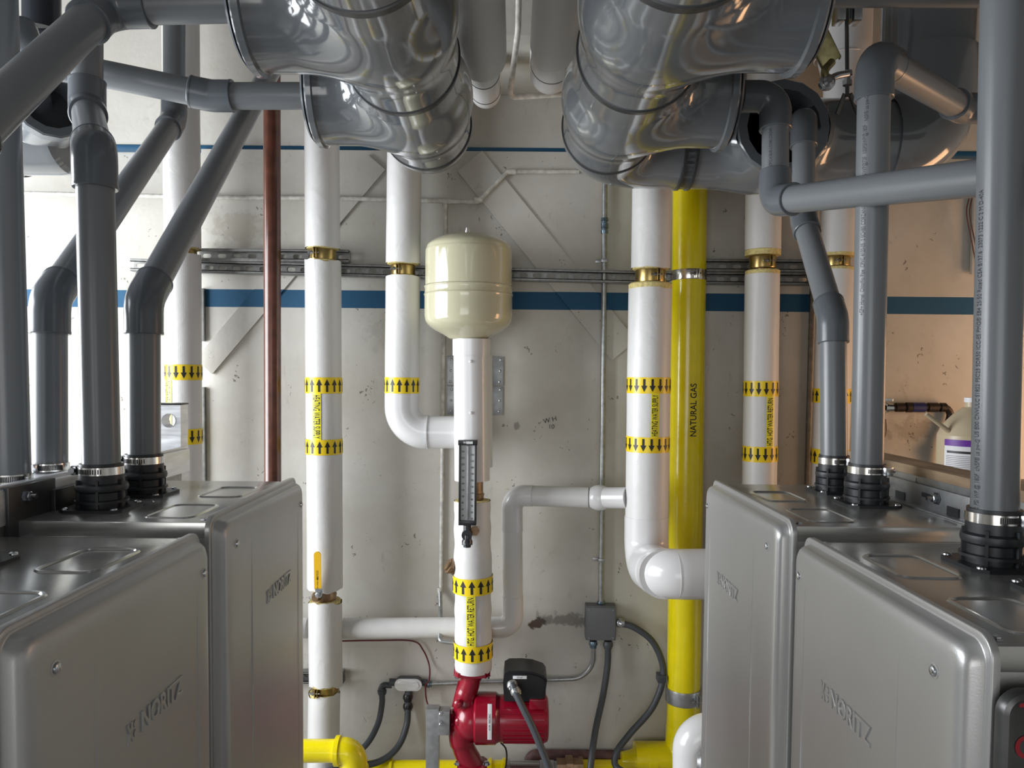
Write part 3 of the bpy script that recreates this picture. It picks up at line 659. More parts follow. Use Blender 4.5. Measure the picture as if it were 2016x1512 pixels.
A, B = W(1155, 1260, 2.65), W(1212, 1197, 2.65); t = empty('junction_box', (A.x, 2.70, A.z), 'grey square junction box low on the wall below the straight conduit', 'junction box')
MB().box((A.x-.003, 2.655, A.z-.003), (B.x+.003, 2.704, B.z+.003), .002).build('box', M['box'], t)
MB().box((A.x, 2.648, A.z), (B.x, 2.656, B.z), .0015).build('cover', M['box'], t)
for x, z in ((A.x+.008, A.z+.008), (B.x-.008, B.z-.008), (A.x+.008, B.z-.008), (B.x-.008, A.z+.008)): MB().lathe((x, 2.648, z), (0, -1, 0), [(0, .004), (.002, .003)], n=10).build('screw', M['bolt'], t)
def flexrun(name, pts, r, lab, m='flex', connectors=(), grp='flexible conduits', n=16):
    t = empty(name, pts[0], lab, 'conduit', grp); pp = spline(pts, 14)
    MB().tube(pp, r, n).build('hose', M[m], t)
    for (p, d, mm) in connectors:
        MB().lathe(p, d, [(0, r*1.2), (.008, r*1.55), (.018, r*1.55), (.019, r*1.3), (.026, r*1.3)], n=10).build('connector', M[mm], t)
    return t
flexrun('flexible_conduit', [W(1216, 1226, 2.66), W(1250, 1236, 2.655), W(1288, 1268, 2.65), W(1306, 1325, 2.64), W(1286, 1390, 2.62), W(1240, 1445, 2.60), W(1214, 1482, 2.58), W(1216, 1512, 2.56), W(1270, 1530, 2.5), W(1380, 1536, 2.45)], .0115,
        'thick grey flexible conduit looping right from the junction box', connectors=((W(1214, 1226, 2.66), (1, 0, 0), 'bolt'),))
flexrun('flexible_conduit', [W(1197, 1264, 2.66), W(1196, 1310, 2.655), W(1187, 1370, 2.63), W(1172, 1440, 2.58), W(1160, 1530, 2.52), W(1150, 1620, 2.5)], .0115,
        'grey flexible conduit hanging straight down from the junction box', connectors=((W(1197, 1262, 2.66), (0, 0, -1), 'flex'),))
t = empty('conduit', W(950, 1342, 2.685), 'bent galvanised conduit from the junction box leftward to the small oval fitting', 'conduit')
pth = fillet([W(1168, 1262, 2.67), W(1168, 1335, 2.68), W(1080, 1338, 2.685), W(846, 1346, 2.685)], [.085, .2], 14)
MB().tube(pth, .0085, 20).build('tube', M['conduit'], t)
MB().lathe(W(1168, 1262, 2.67), (0, 0, -1), [(0, .013), (.008, .015), (.014, .015), (.016, .012), (.024, .012)], n=12).build('connector', M['bluefit'], t)
MB().lathe(W(835, 1346, 2.685), (1, 0, 0), [(0, .012), (.012, .012), (.013, .014), (.02, .014), (.022, .011), (.028, .011)], n=12).build('connector', M['bluefit'], t)
straps(t, [W(1056, 1338, 2.685)+Vector((0, .004, .012))])
A, B = W(776, 1361, 2.655), W(831, 1337, 2.655); cz = (A.z+B.z)/2; t = empty('conduit_fitting', ((A.x+B.x)/2, 2.68, A.z), 'oval metal conduit fitting with ribbed steel cover low on the wall', 'conduit fitting')
def capsule(x0, x1, z, r, y0, y1, mb=None):
    mb = mb or MB(); po = [(x1-r+r*math.cos(a_), z+r*math.sin(a_)) for a_ in np.linspace(-PI/2, PI/2, 12)]+[(x0+r+r*math.cos(a_), z+r*math.sin(a_)) for a_ in np.linspace(PI/2, 3*PI/2, 12)]
    return mb.prism(po, y1-y0, Matrix.Translation((0, y0, 0)) @ Matrix(((1, 0, 0, 0), (0, 0, 1, 0), (0, 1, 0, 0), (0, 0, 0, 1))))
capsule(A.x, B.x, cz, (B.z-A.z)/2, 2.660, 2.685).build('body', M['flex'], t)
capsule(A.x+.001, B.x-.001, cz, (B.z-A.z)/2-.001, 2.656, 2.661).build('cover', M['alu'], t)
capsule(A.x+.012, B.x-.012, cz, (B.z-A.z)/2-.009, 2.652, 2.657).build('cover_rib', M['alu'], t)
MB().tube([(A.x+.004, 2.68, cz), (A.x-.020, 2.68, cz)], .013, 16).build('hub', M['flex'], t); MB().tube([(B.x-.004, 2.68, cz), (B.x+.014, 2.68, cz)], .012, 16).build('hub', M['flex'], t)
MB().tube([((A.x+B.x)/2, 2.68, A.z+.004), ((A.x+B.x)/2, 2.68, A.z-.018)], .013, 16).build('hub', M['flex'], t)
t = flexrun('flexible_conduit', [W(771, 1349, 2.68), W(752, 1352, 2.675), W(752, 1385, 2.66), W(742, 1430, 2.62), W(712, 1475, 2.55), W(640, 1520, 2.45), W(540, 1560, 2.4)], .0105,
        'grey flexible conduit leaving the oval fitting from its left end', connectors=((W(752, 1368, 2.675), (0, 0, 1), 'flex'),))
t = flexrun('flexible_conduit', [W(803, 1362, 2.68), W(803, 1392, 2.675), W(800, 1430, 2.66), W(782, 1472, 2.62), W(745, 1500, 2.57), W(680, 1512, 2.5), W(600, 1530, 2.45)], .0115,
        'grey flexible conduit hanging from the bottom of the oval fitting', connectors=((W(803, 1366, 2.68), (0, 0, -1), 'black'), (W(803, 1384, 2.68), (0, 0, -1), 'black')))
o = MB().tube(spline([W(672, 1262, 2.69), W(740, 1261, 2.69), W(812, 1262, 2.69), W(833, 1280, 2.69), W(845, 1310, 2.688), W(845, 1338, 2.65), W(838, 1350, 2.66), W(840, 1380, 2.66), W(852, 1405, 2.64)], 10), .0028, 8).build('wire', M['redwire'])
tag(o, 'thin dark red wire arching down to the oval conduit fitting', 'wire')
o = MB().tube(spline([W(986, 1462, 2.5), W(996, 1475, 2.52), W(997, 1500, 2.52), W(990, 1530, 2.52)], 8), .003, 8).build('cable', M['black'])
tag(o, 'thin black cable hanging beneath the red pump motor', 'cable')

# thin painted conduits on wall
t = empty('thin_conduit', W(700, 393, 2.70), 'thin white painted conduit running level behind the risers and stepping up at right', 'conduit')
MB().tube(fillet([W(-60, 378, 2.715), W(400, 388, 2.70), W(700, 391, 2.69), W(940, 398, 2.69), W(1000, 338, 2.69), W(1140, 338, 2.70)], .012, 6), .0075, 14).build('tube', M['wpipe'], t)
for (px, py) in ((880, 396), (1008, 338), (942, 394)):
    P = W(px, py, 2.69); MB().lathe(P-Vector((.014, 0, 0)), (1, 0, 0), [(0, .0095), (.028, .0095)], n=14).build('coupling', M['wpipe'], t)
o = MB().tube([W(877, 400, 2.695), W(873, 700, 2.695), W(868, 1160, 2.695)], .0068, 12).build('thin_conduit', M['wpipe']); tag(o, 'thin white painted vertical conduit behind the cream tank and column', 'conduit')
t = empty('thin_conduit', W(866, 1260, 2.66), 'short bare grey drop pipe beneath the thin vertical conduit', 'conduit')
MB().tube(fillet([W(866, 1162, 2.69), W(867, 1195, 2.66), W(866, 1262, 2.55), W(900, 1266, 2.55)], .012, 6), .0075, 14).build('tube', M['conduit'], t)
P = W(866, 1162, 2.69); MB().lathe(P, (0, 0, -1), [(-.01, .0095), (.012, .0095)], n=12).build('coupling', M['wpipe'], t)

# bottom rusty pipe, gas manifold, braided hose
o = MB().tube(fillet([W(1035, 1530, 2.68), W(1045, 1486, 2.68), W(1330, 1490, 2.68)], .03, 8), .020, 20).build('rusty_pipe', M['rust']); tag(o, 'dark rusty pipe lying low along the wall under the pump', 'pipe')
t = empty('gas_manifold', W(880, 1515, 2.60), 'low yellow gas pipe passing behind the red pump at the bottom edge', 'gas pipe')
MB().tube([W(700, 1514, 2.6), W(995, 1514, 2.6)], .030, 32).build('pipe', M['yellow'], t)
for px in (770, 965, 992): MB().lathe(W(px, 1514, 2.6), (1, 0, 0), [(-.006, .032), (-.005, .037), (.005, .037), (.006, .032)], n=32).build('coupling_rim', M['yellow'], t)
t = empty('braided_connector', W(1040, 1515, 2.6), 'braided steel hose coupled to brown brass fittings at the bottom edge', 'hose')
m_, nt, b = new_mat('braided_steel'); b.inputs['Metallic'].default_value = 1; b.inputs['Roughness'].default_value = .3
geo = nd(nt, 'ShaderNodeNewGeometry'); s_ = nd(nt, 'ShaderNodeSeparateXYZ'); nt.links.new(geo.outputs['Position'], s_.inputs[0])
u_ = math_n(nt, 'MULTIPLY', math_n(nt, 'SINE', math_n(nt, 'MULTIPLY', math_n(nt, 'ADD', s_.outputs[0], s_.outputs[2]), 900.0)), math_n(nt, 'SINE', math_n(nt, 'MULTIPLY', math_n(nt, 'SUBTRACT', s_.outputs[0], s_.outputs[2]), 900.0)))
r_ = nd(nt, 'ShaderNodeMapRange'); setin(r_, From_Min=-1.0, From_Max=1.0, To_Min=.12, To_Max=.8); nt.links.new(u_, r_.inputs['Value']); nt.links.new(r_.outputs[0], b.inputs['Base Color'])
M['braid'] = m_
MB().tube([W(1004, 1516, 2.6), W(1062, 1516, 2.6)], .031, 32).build('braided_sleeve', M['braid'], t)
MB().lathe(W(996, 1516, 2.6), (1, 0, 0), [(0, .03), (.002, .035), (.014, .035), (.015, .03)], n=32).build('ferrule', M['steel'], t)
MB().lathe(W(1062, 1516, 2.6), (1, 0, 0), [(0, .030), (.002, .033), (.05, .033), (.052, .03), (.07, .03)], n=32).build('ferrule', M['steel'], t)
MB().lathe(W(1096, 1512, 2.6), (1, 0, 0), [(0, .034), (.03, .034), (.031, .044), (.055, .044), (.056, .036), (.075, .036), (.076, .04), (.09, .04)], n=8).build('brass_union', M['bronze'], t)

# bottom left yellow elbow in front
t = empty('gas_pipe', W(690, 1512, 2.25), 'yellow pipe with a rounded elbow turning down at the bottom left', 'gas pipe')
g = W(690, 1478, 2.25); gr = .0335
MB().tube([W(540, 1478, 2.25), W(660, 1478, 2.25)], gr, 40).build('pipe', M['yellow'], t)
MB().tube(fillet([W(664, 1478, 2.25), W(697, 1478, 2.25), W(697, 1620, 2.25)], .034, 14), gr*1.18, 40).build('elbow', M['yellow'], t)
MB().lathe(W(660, 1478, 2.25), (1, 0, 0), [(0, gr), (.001, gr*1.32), (.014, gr*1.32), (.016, gr*1.1)], n=40).build('elbow_rim', M['yellow'], t)
MB().lathe(W(697, 1508, 2.25), (0, 0, -1), [(0, gr*1.1), (.002, gr*1.3), (.014, gr*1.3)], n=40).build('elbow_rim', M['yellow'], t)
# white fitting bottom right
t = empty('insulated_pipe', W(1352, 1512, 2.2), 'white pipe cover with rounded top at the bottom right edge of the open wall', 'pipe')
MB().tube(fillet([W(1362, 1640, 2.2), W(1362, 1442, 2.2), W(1480, 1442, 2.2)], .055, 16), .056, 48).build('elbow_cover', M['cover'], t)
MB().lathe(W(1372, 1500, 2.1), (1, -.2, 0), [(0, .02), (.01, .03), (.03, .03), (.04, .02)], n=8).build('union', M['steel'], t)

# ------------------------------------------------------------------ red circulator pump
PY = 2.50; vo = W(917, 1412, PY)
t = empty('circulator_pump', W(925, 1512, PY), 'red circulator pump with black terminal box beneath the white column', 'pump')
fl = W(930, 1319, PY)
fb = MB(); fb.prism([(-.059+.012*math.cos(a_) if False else x, z) for x, z in [(-.060, -.024), (-.045, -.046), (.045, -.046), (.060, -.024), (.060, .024), (.045, .046), (-.045, .046), (-.060, .024)]], .016, Matrix.Translation(fl-Vector((0, 0, .010))))
fb.build('flange', M['red'], t)
for sx_ in (-1, 1):
    k = MB(); hexhead(k, fl+Vector((sx_*.050, -.02, -.010)), (0, 0, -1), .008, .010); k.build('flange_bolt', M['bolt'], t)
body = MB()
body.tube(spline([fl-Vector((0, 0, .008)), W(925, 1345, PY), W(916, 1375, PY), vo], 8), [.042]+[.037]*3+[.034]*5+[.034]*4+[.036]*4+[.04]*4+[.044]*4, 32)
body.tube(spline([vo, W(908, 1440, PY), W(914, 1475, PY), W(932, 1512, PY), W(936, 1560, PY)], 8), [.046]*6+[.042]*8+[.038]*10+[.036]*9, 32)
body.tube([W(895, 1400, PY), W(897, 1440, PY)], [.020, .020], 20); body.box(W(888, 1428, PY-.03), W(935, 1410, PY+.03), .006)
body.prism([(-.02, 0), (.0, .085), (.012, .085), (.03, 0)], .012, Matrix.Translation(W(901, 1392, PY-.006)) @ Matrix(((1, 0, 0, 0), (0, 0, 1, 0), (0, 1, 0, 0), (0, 0, 0, 1))))
bm = bmesh.new(); bmesh.ops.create_uvsphere(bm, u_segments=40, v_segments=24, radius=1); body.addbm(bm, Matrix.Translation(W(928, 1415, PY)) @ Matrix.Diagonal((.062, .072, .068, 1)))
for (px, py) in ((903, 1385), (905, 1420)): body.lathe(W(px, py, PY-.04), (-.2, -1, .1), [(0, .014), (.012, .013), (.016, .008)], n=20)
body.build('pump_body', M['red'], t, 45)
mc = W(932, 1413, PY); ax = Vector((1, 0, 0))
e_ = W(1079, 1417, PY); Lm = e_.x-mc.x
mo = MB().lathe(mc, ax, [(0, .055), (.004, .076), (.010, .084), (.045, .084), (.075, .083), (.080, .078), (.090, .074)], n=56).build('motor_flange', M['red'], t)
prof = [(.088, .074)]
MB().lathe(mc, ax, [(.086, .070), (.09, .0755), (Lm-.012, .0755), (Lm-.004, .072), (Lm, .064)], n=56).build('motor', M['red'], t)
fins = MB()
for k in range(26):
    a_ = -PI*.65+1.3*PI*k/25-PI/2
    c_, s_ = math.cos(a_), math.sin(a_); R_ = Matrix.Rotation(-a_, 4, 'X')
    fins.box((.100, -.001, .073), (Lm-.015, .001, .079), 0, Matrix.Translation(mc) @ Matrix.Rotation(k*2*PI/26, 4, 'X'))
fins.build('cooling_fins', M['red'], t)
pt = MB().box((mc.x+.050, 2.412, W(0, 1448, 2.41).z), (mc.x+.064, 2.4155, W(0, 1378, 2.41).z), .0005).build('label_plate', M['paper'], t)
flat_text('H.W. RECIRC', .0095, Matrix.Translation((mc.x+.057, 2.4115, (W(0, 1448, 2.41).z+W(0, 1378, 2.41).z)/2)) @ vm @ Matrix.Rotation(PI/2, 4, 'Z'), pt, bold=.005)
A, B = W(990, 1382, 2.44), W(1075, 1322, 2.44); wx = B.x-A.x; hz = B.z-A.z
po = [(.004, 0), (wx-.004, 0), (wx+.004, hz*.72), (wx-.006, hz*.85), (wx*.7, hz*.97), (wx*.45, hz), (.02, hz*.99), (.004, hz*.9), (0, hz*.6)]
XZ = Matrix(((1, 0, 0, 0), (0, 0, 1, 0), (0, 1, 0, 0), (0, 0, 0, 1)))
tb = MB().prism(po, .11, Matrix.Translation((A.x, 2.445, A.z)) @ XZ).build('terminal_box', M['black'], t)
MB().prism([(x*.9+wx*.05, z*.88+hz*.04) for x, z in po], .008, Matrix.Translation((A.x, 2.4375, A.z)) @ XZ).build('box_lid', M['black'], tb)
lp = MB().box((A.x+.032, 2.4355, B.z-.024), (A.x+.077, 2.4370, B.z-.014), .0003, ).build('name_label', M['paper'], tb)
flat_text('CP #3', .0075, Matrix.Translation((A.x+.054, 2.4350, B.z-.019)) @ vm, lp)
MB().box((A.x+wx*.62, 2.43, A.z-.02), (B.x+.003, 2.55, A.z+.012), .003).build('box_foot', M['red'], t)
MB().prism([(-.05, -.02), (-.035, -.04), (.035, -.04), (.05, -.02), (.05, .02), (.035, .04), (-.035, .04), (-.05, .02)], .012, Matrix.Translation(W(930, 1507, PY))).build('flange', M['red'], t)
for sx_ in (-1, 1):
    k = MB(); hexhead(k, W(930, 1507, PY)+Vector((sx_*.048, -.015, .012)), (0, 0, 1), .009, .009); k.build('flange_bolt', M['bolt'], t)
flexrun('flexible_conduit', [W(1008, 1346, 2.42), W(1015, 1364, 2.40), W(1030, 1395, 2.38), W(1052, 1440, 2.36), W(1078, 1505, 2.34), W(1100, 1570, 2.32)], .0115,
        'grey flexible conduit running down from the black pump terminal box', m='conduit' if False else 'flex', connectors=((W(1006, 1342, 2.432), Vector((.15, -.3, -.3)), 'conduit'), (W(1012, 1354, 2.41), Vector((.2, -.1, -.4)), 'conduit')))
# strut post beside pump
t = empty('strut_post', W(852, 1600, 2.48), 'short galvanised strut post with clamp plate left of the red pump', 'post')
P0, P1 = W(838, 1512, 2.46), W(864, 1397, 2.46)
MB().box((P0.x, 2.46, P0.z-.35), (P1.x, 2.50, P1.z), .001).build('post', M['steel'], t)
MB().box((P1.x, 2.455, W(0, 1438, 2.46).z), (P1.x+.036, 2.50, W(0, 1392, 2.46).z), .001).build('bracket', M['steel'], t)
for yy in (1405, 1425): 
    k = MB(); hexhead(k, W(868, yy, 2.45), (0, -1, 0), .006, .006); k.build('bolt', M['bolt'], t)
# clip on the gas pipe clamp
o = MB().box(W(1295, 1345, 2.62), W(1308, 1322, 2.66), .002).build('clip', M['flex']); tag(o, 'small grey clip holding the looping conduit beside the yellow gas pipe', 'clip')

# ------------------------------------------------------------------ boilers
ZT = EYE-.240; ZBOT = ZT-.70
def rrect(y0, y1, z0, z1, r, inset, n=8):
    pts = []; y0 += inset; y1 -= inset; z0 += inset; z1 -= inset; r = max(.002, r-inset)
    for (cy, cz, a0) in ((y1-r, z1-r, 0), (y0+r, z1-r, PI/2), (y0+r, z0+r, PI), (y1-r, z0+r, 1.5*PI)):
        for k in range(n+1): a_ = a0+PI/2*k/n; pts.append((cy+r*math.cos(a_), cz+r*math.sin(a_)))
    return pts
def boiler(s, XF, y0, y1, ZT, lab, ad):
    X = lambda d: s*(XF+d)
    t = empty('water_heater', (X(.15), (y0+y1)/2, ZBOT), lab, 'water heater', 'wall hung water heaters')
    zt, zb = ZT, ZBOT
    MB().box((X(.027), y0+.006, zb), (X(.325), y1-.006, zt-.024), .003).build('cabinet', M['case'], t)
    tp = MB().box((X(.024), y0+.002, zt-.026), (X(.328), y1-.002, zt), .003)
    top = tp.build('top_panel', M['casetop'], t)
    for (ya, yb) in ((y0+.03, y0+.16), (y0+.24, y0+.37)):
        n = []; 
        for ins, h_ in ((0, 0), (.002, .0022), (.005, .0022), (.007, .0002)): n.append([(X(.062+(q_[1])), q_[0], zt+h_) for q_ in rrect(ya, yb, 0, .085, .02, ins, 6)])
        vs = [v for ring in n for v in ring]; k = len(n[0]); fs = [(i*k+j, i*k+(j+1) % k, (i+1)*k+(j+1) % k, (i+1)*k+j) for i in range(len(n)-1) for j in range(k)]
        MB().add(vs, fs).build('pressed_rib', M['casetop'], top)
    # front cover: flange, groove, raised tray
    secs = [(.028, 0, .024), (.0215, 0, .024), (.0205, .0004, .024), (.020, .0012, .024), (.0198, .006, .024), (.0202, .008, .026), (.0192, .0095, .027), (.009, .0120, .030), (.0048, .0145, .032), (.0022, .018, .034), (.0007, .023, .036), (0, .030, .038), (.0001, .045, .038)]
    rings = [[(X(d), q_[0], q_[1]) for q_ in rrect(y0-.006, y1+.006, zb-.01, zt+.010, r+ins*.3, ins, 8)] for d, ins, r in secs]
    vs = [v for ring in rings for v in ring]; k = len(rings[0])
    fs = [(i*k+j, i*k+(j+1) % k, (i+1)*k+(j+1) % k, (i+1)*k+j) for i in range(len(rings)-1) for j in range(k)]; fs.append(tuple(range((len(rings)-1)*k, len(rings)*k)))
    mb = MB().add(vs, fs)
    for yy in (y0+.125, y1-.055):
        zs = np.linspace(zt-.055, zb+.03, 24); rv = []
        for i, z in enumerate(zs):
            w_ = .0035*min(1, i/14+.05); rv += [(X(.0004), yy-w_, z), (X(-.0012*min(1, i/6)), yy, z), (X(.0004), yy+w_, z)]
        mb.add(rv, [(3*i+j, 3*i+j+1, 3*i+j+4, 3*i+j+3) for i in range(23) for j in range(2)])
    cv = mb.build('front_cover', M['case'], t, 50)
    for yy in (y0+.055, y1-.03):
        sc = MB().lathe((X(.001), yy, zt-.045), (-s, 0, 0), [(0, .0085), (.0012, .0085), (.0016, .0065), (.0008, .006)], n=20); sc.build('screw_recess', M['case'], cv)
        MB().lathe((X(.001), yy, zt-.045), (-s, 0, 0), [(0, .0055), (.0035, .005), (.0045, .003)], n=16).build('screw', M['bolt'], cv)
    # pressed maker's name
    yc = y1-.190; dirx = Vector((0, -s, 0)); up = Vector((0, 0, 1)); nn = dirx.cross(up)
    m_ = Matrix((dirx, up, nn)).transposed().to_4x4(); m_.translation = (X(0.0), yc, zt-.178)
    flat_text('NORITZ', .034, m_ @ Matrix.Translation((.022, 0, 0)), cv, 'case', name='pressed_lettering', extrude=.0016, bevel=.0010, narrow=.9)
    lg = MB()
    for q_, c_ in (([(-.0, -.012), (.004, -.012), (.012, .012), (.008, .012)], 0), ([(-.002, .012), (.002, .012), (.006, .002), (.003, 0)], 0), ([(.010, -.012), (.014, -.012), (.008, .001), (.006, -.004)], 0)):
        lg.prism(q_, .0022, m_ @ Matrix.Translation((-.066, 0, -.0005)))
    for k in range(2): lg.lathe((m_ @ Vector((-.047, .006-.012*k, -.0005))), nn, [(0, .0045), (.0018, .0045), (.002, .003)], n=14)
    lg.build('pressed_emblem', M['case'], cv)
    k = MB(); hexhead(k, (X(.040), y0+.02, zt), (0, 0, 1), .004, .003); k.build('top_screw', M['bolt'], top)
    k = MB(); hexhead(k, (X(.040), y1-.02, zt), (0, 0, 1), .004, .003); k.build('top_screw', M['bolt'], top)
    for (x, y, r) in ad:
        R1 = r*1.12
        a_ = empty('vent_adapter', (x, y, zt), None, None); a_.parent = t; a_.location = Vector((x, y, zt))-t.location
        pr_ = [(0, r*1.45), (.004, r*1.45), (.005, r*1.2), (.012, r*1.2), (.013, r*1.42), (.017, r*1.42), (.018, r*1.2), (.030, r*1.2), (.033, r*1.36), (.038, r*1.40), (.043, r*1.36), (.046, r*1.2), (.060, r*1.18), (.078, r*1.15), (.078, r)]
        ao = MB().lathe((x, y, zt), (0, 0, 1), pr_, n=48)
        pw = r*1.75; po = [(-pw, -pw*.7), (-pw*.7, -pw), (pw*.7, -pw), (pw, -pw*.7), (pw, pw*.7), (pw*.7, pw), (-pw*.7, pw), (-pw, pw*.7)]
        ao.prism(po, .005, Matrix.Translation((x, y, zt)))
        for q_ in range(6):
            an = q_*PI/3+.3; ao.box((-.002, r*1.12, .004), (.002, r*1.36, .052), 0, Matrix.Translation((x, y, zt)) @ Matrix.Rotation(an, 4, 'Z'))
        COL.objects.unlink(a_); bpy.data.objects.remove(a_)
        ad_o = ao.build('vent_adapter', M['rubber'], t)
        for (cx_, cy_) in ((-1, -1), (1, -1), (1, 1), (-1, 1)):
            MB().lathe((x+cx_*pw*.78, y+cy_*pw*.78, zt+.005), (0, 0, 1), [(0, .006), (.002, .0055), (.0035, .003)], n=12).build('screw', M['bolt'], ad_o)
        hc = MB().lathe((x, y, zt+.060), (0, 0, 1), [(0, r*1.17), (0, r*1.21), (.013, r*1.21), (.013, r*1.17)], n=48, cap=False).build('hose_clamp', M['stainless'], ad_o)
        sl_ = MB()
        for q_ in range(16):
            an = -1.2+q_*.11 if s < 0 else -.35+q_*.07
            sl_.box((-.0009, r*1.2, -.004), (.0009, r*1.2+.0012, .004), 0, Matrix.Translation((x, y, zt+.0665)) @ Matrix.Rotation(an+PI, 4, 'Z'))
        sl_.build('thread_slots', M['joint'], hc)
        hs = MB(); an = PI+(-1.5 if s < 0 else .62); hm = Matrix.Translation((x, y, zt+.0665)) @ Matrix.Rotation(an, 4, 'Z')
        hs.box((-.014, r*1.2, -.008), (.010, r*1.2+.010, .008), .003, hm); hs.tube([hm @ Vector((-.014, r*1.2+.005, 0)), hm @ Vector((-.020, r*1.2+.005, 0))], .005, 12)
        hs.build('worm_screw', M['bolt'], hc)
    return t
aA = (-.700, 1.29, .0298); aB = (-.703, 1.445, .0293); aF = (.672, 1.44, .0288); aE = (.674, 1.594, .0262); aG = (.651, 1.023, .0288); aG2 = (.655, .885, .0275)
aN2 = (-.70, .955, .030)
boiler(-1, .449, .683, 1.129, ZT-.008, 'near left silver water heater, its front facing the aisle', [aN2])
boiler(-1, .449, 1.176, 1.636, ZT+.006, 'far left silver water heater with two grey flue pipes on top', [aA, aB])
boiler(1, .43, .708, 1.160, ZT-.012, 'near right silver water heater in the right foreground', [aG, aG2])
boiler(1, .43, 1.220, 1.700, ZT, 'far right silver water heater, just right of the yellow gas pipe', [aF, aE])
# controller on side of near right heater
t = empty('control_panel', W(2010, 1512, .69), 'small grey rounded panel with red lettering at the bottom right corner', 'control panel')
A, B = W(1966, 1700, .688), W(2150, 1360, .688); A.x = W(1966, 1420, .688).x; B.x = A.x+.11
rg = []
for d, ins in ((.012, 0), (.006, 0), (.002, .002), (0, .006), (0.0015, .011)): rg.append([(q_[0], .682+d, q_[1]) for q_ in rrect(A.x, B.x, A.z, B.z, .022, ins, 8)])
vs = [v for r_ in rg for v in r_]; k = len(rg[0]); fs = [(i*k+j, i*k+(j+1) % k, (i+1)*k+(j+1) % k, (i+1)*k+j) for i in range(len(rg)-1) for j in range(k)]+[tuple(range((len(rg)-1)*k, len(rg)*k))]
MB().add(vs, fs).build('housing', M['grey_dark'], t)
pt = W(2029, 1445, .68); flat_text('T\nO', .030, Matrix.Translation((pt.x, .6830, pt.z)) @ vm, t, 'redprint', bold=.02)

# ------------------------------------------------------------------ racks
def bolt_(mb, p, d, r=.008): hexhead(mb, p, d, r, .008); mb.tube([p, Vector(p)+Vector(d).normalized()*.018], r*.45, 10); return mb
# left aluminium rail
RZ = EYE-.183
t = empty('mounting_rack', (-.80, 1.80, 0), 'bright aluminium rack rail behind the left water heaters', 'rack')
MB().box((-.86, .4, RZ-.055), (-.775, 1.82, RZ), .003).build('rail', M['alu'], t)
MB().box((-.795, .4, RZ), (-.782, 1.82, RZ+.006), .001).build('rail_lip', M['alu'], t)
MB().box((-.786, .4, RZ-.13), (-.778, 1.78, RZ-.055), .001).build('back_plate', M['strut'], t)
tl = W(304, 797, 1.80); tr = W(355, 797, 1.80); pw = tr.x-tl.x; zt_ = tl.z
post = MB(); hc = W(332, 828, 1.80)
for yy in (1.80, 1.84):
    fr = Matrix.Translation((tl.x-.012, yy, hc.z)); 
    cx = hc.x-(tl.x-.012); Wd = pw+.012; hh = zt_-hc.z; rr = .0165; inner = []; outer = []
    for k in range(32):
        a_ = 2*PI*k/32; c_, s_ = math.cos(a_), math.sin(a_); inner.append((cx+rr*c_, 0, rr*s_))
        tx = ((Wd-cx) if c_ > 0 else cx)/max(1e-6, abs(c_)); tz = hh/max(1e-6, abs(s_)); q_ = min(tx, tz); outer.append((cx+c_*q_, 0, s_*q_))
    for (qx, qz) in ((Wd, hh), (0, hh), (0, -hh), (Wd, -hh)):
        an = math.atan2(qz, qx-cx) % (2*PI); outer[round(an/(2*PI/32)) % 32] = (qx, 0, qz)
    post.add(inner+outer, [(k, (k+1) % 32, 32+(k+1) % 32, 32+k) for k in range(32)], fr)
post.box((tl.x-.012, 1.80, 0.0), (tl.x+pw, 1.84, hc.z-hh), 0); post.box((tl.x+pw-.006, 1.7995, hc.z-hh), (tl.x+pw+.0005, 1.84, zt_), 0); post.box((tl.x-.012, 1.80, hc.z-hh), (tl.x-.009, 1.84, zt_), 0)
post.lathe((hc.x, 1.80, hc.z), (0, 1, 0), [(-.001, .0165), (.04, .0165)], n=32, cap=False)
post.build('post', M['alu'], t)
MB().box((tl.x-.014, 1.798, zt_), (tl.x+pw+.002, 1.842, zt_+.004), .001).build('post_cap', M['black'], t)
g0 = W(262, 905, 1.80); g1 = W(352, 884, 1.80)
MB().box((g0.x, 1.792, g0.z-.12), (g1.x-.006, 1.799, g0.z+.01), .001).build('gusset', M['alu'], t)
k = MB(); bolt_(k, W(325, 899, 1.79), (0, -1, 0)); k.build('bolt', M['bolt'], t)
k = MB(); bolt_(k, W(333, 932, 1.79), (0, -1, 0), .005); k.build('bolt', M['bolt'], t)
# bracket
t = empty('hanging_bracket', (-.77, 1.3, EYE-.24), 'dark steel hanging bracket bolted between the left rack rail and far left heater', 'bracket')
MB().box((-.778, 1.155, EYE-.262), (-.770, 1.275, EYE-.180), .001).build('end_plate', M['grey_dark'], t)
MB().box((-.770, 1.26, EYE-.236), (-.762, 1.62, EYE-.198), .001).build('hanger_bar', M['grey_dark'], t)
for yy, zz in ((1.195, -.198), (1.37, -.207), (1.56, -.207)):
    k = MB(); bolt_(k, (-.764 if yy > 1.25 else -.770, yy, EYE+zz), (1, 0, 0), .008); k.build('bolt', M['bolt'], t)
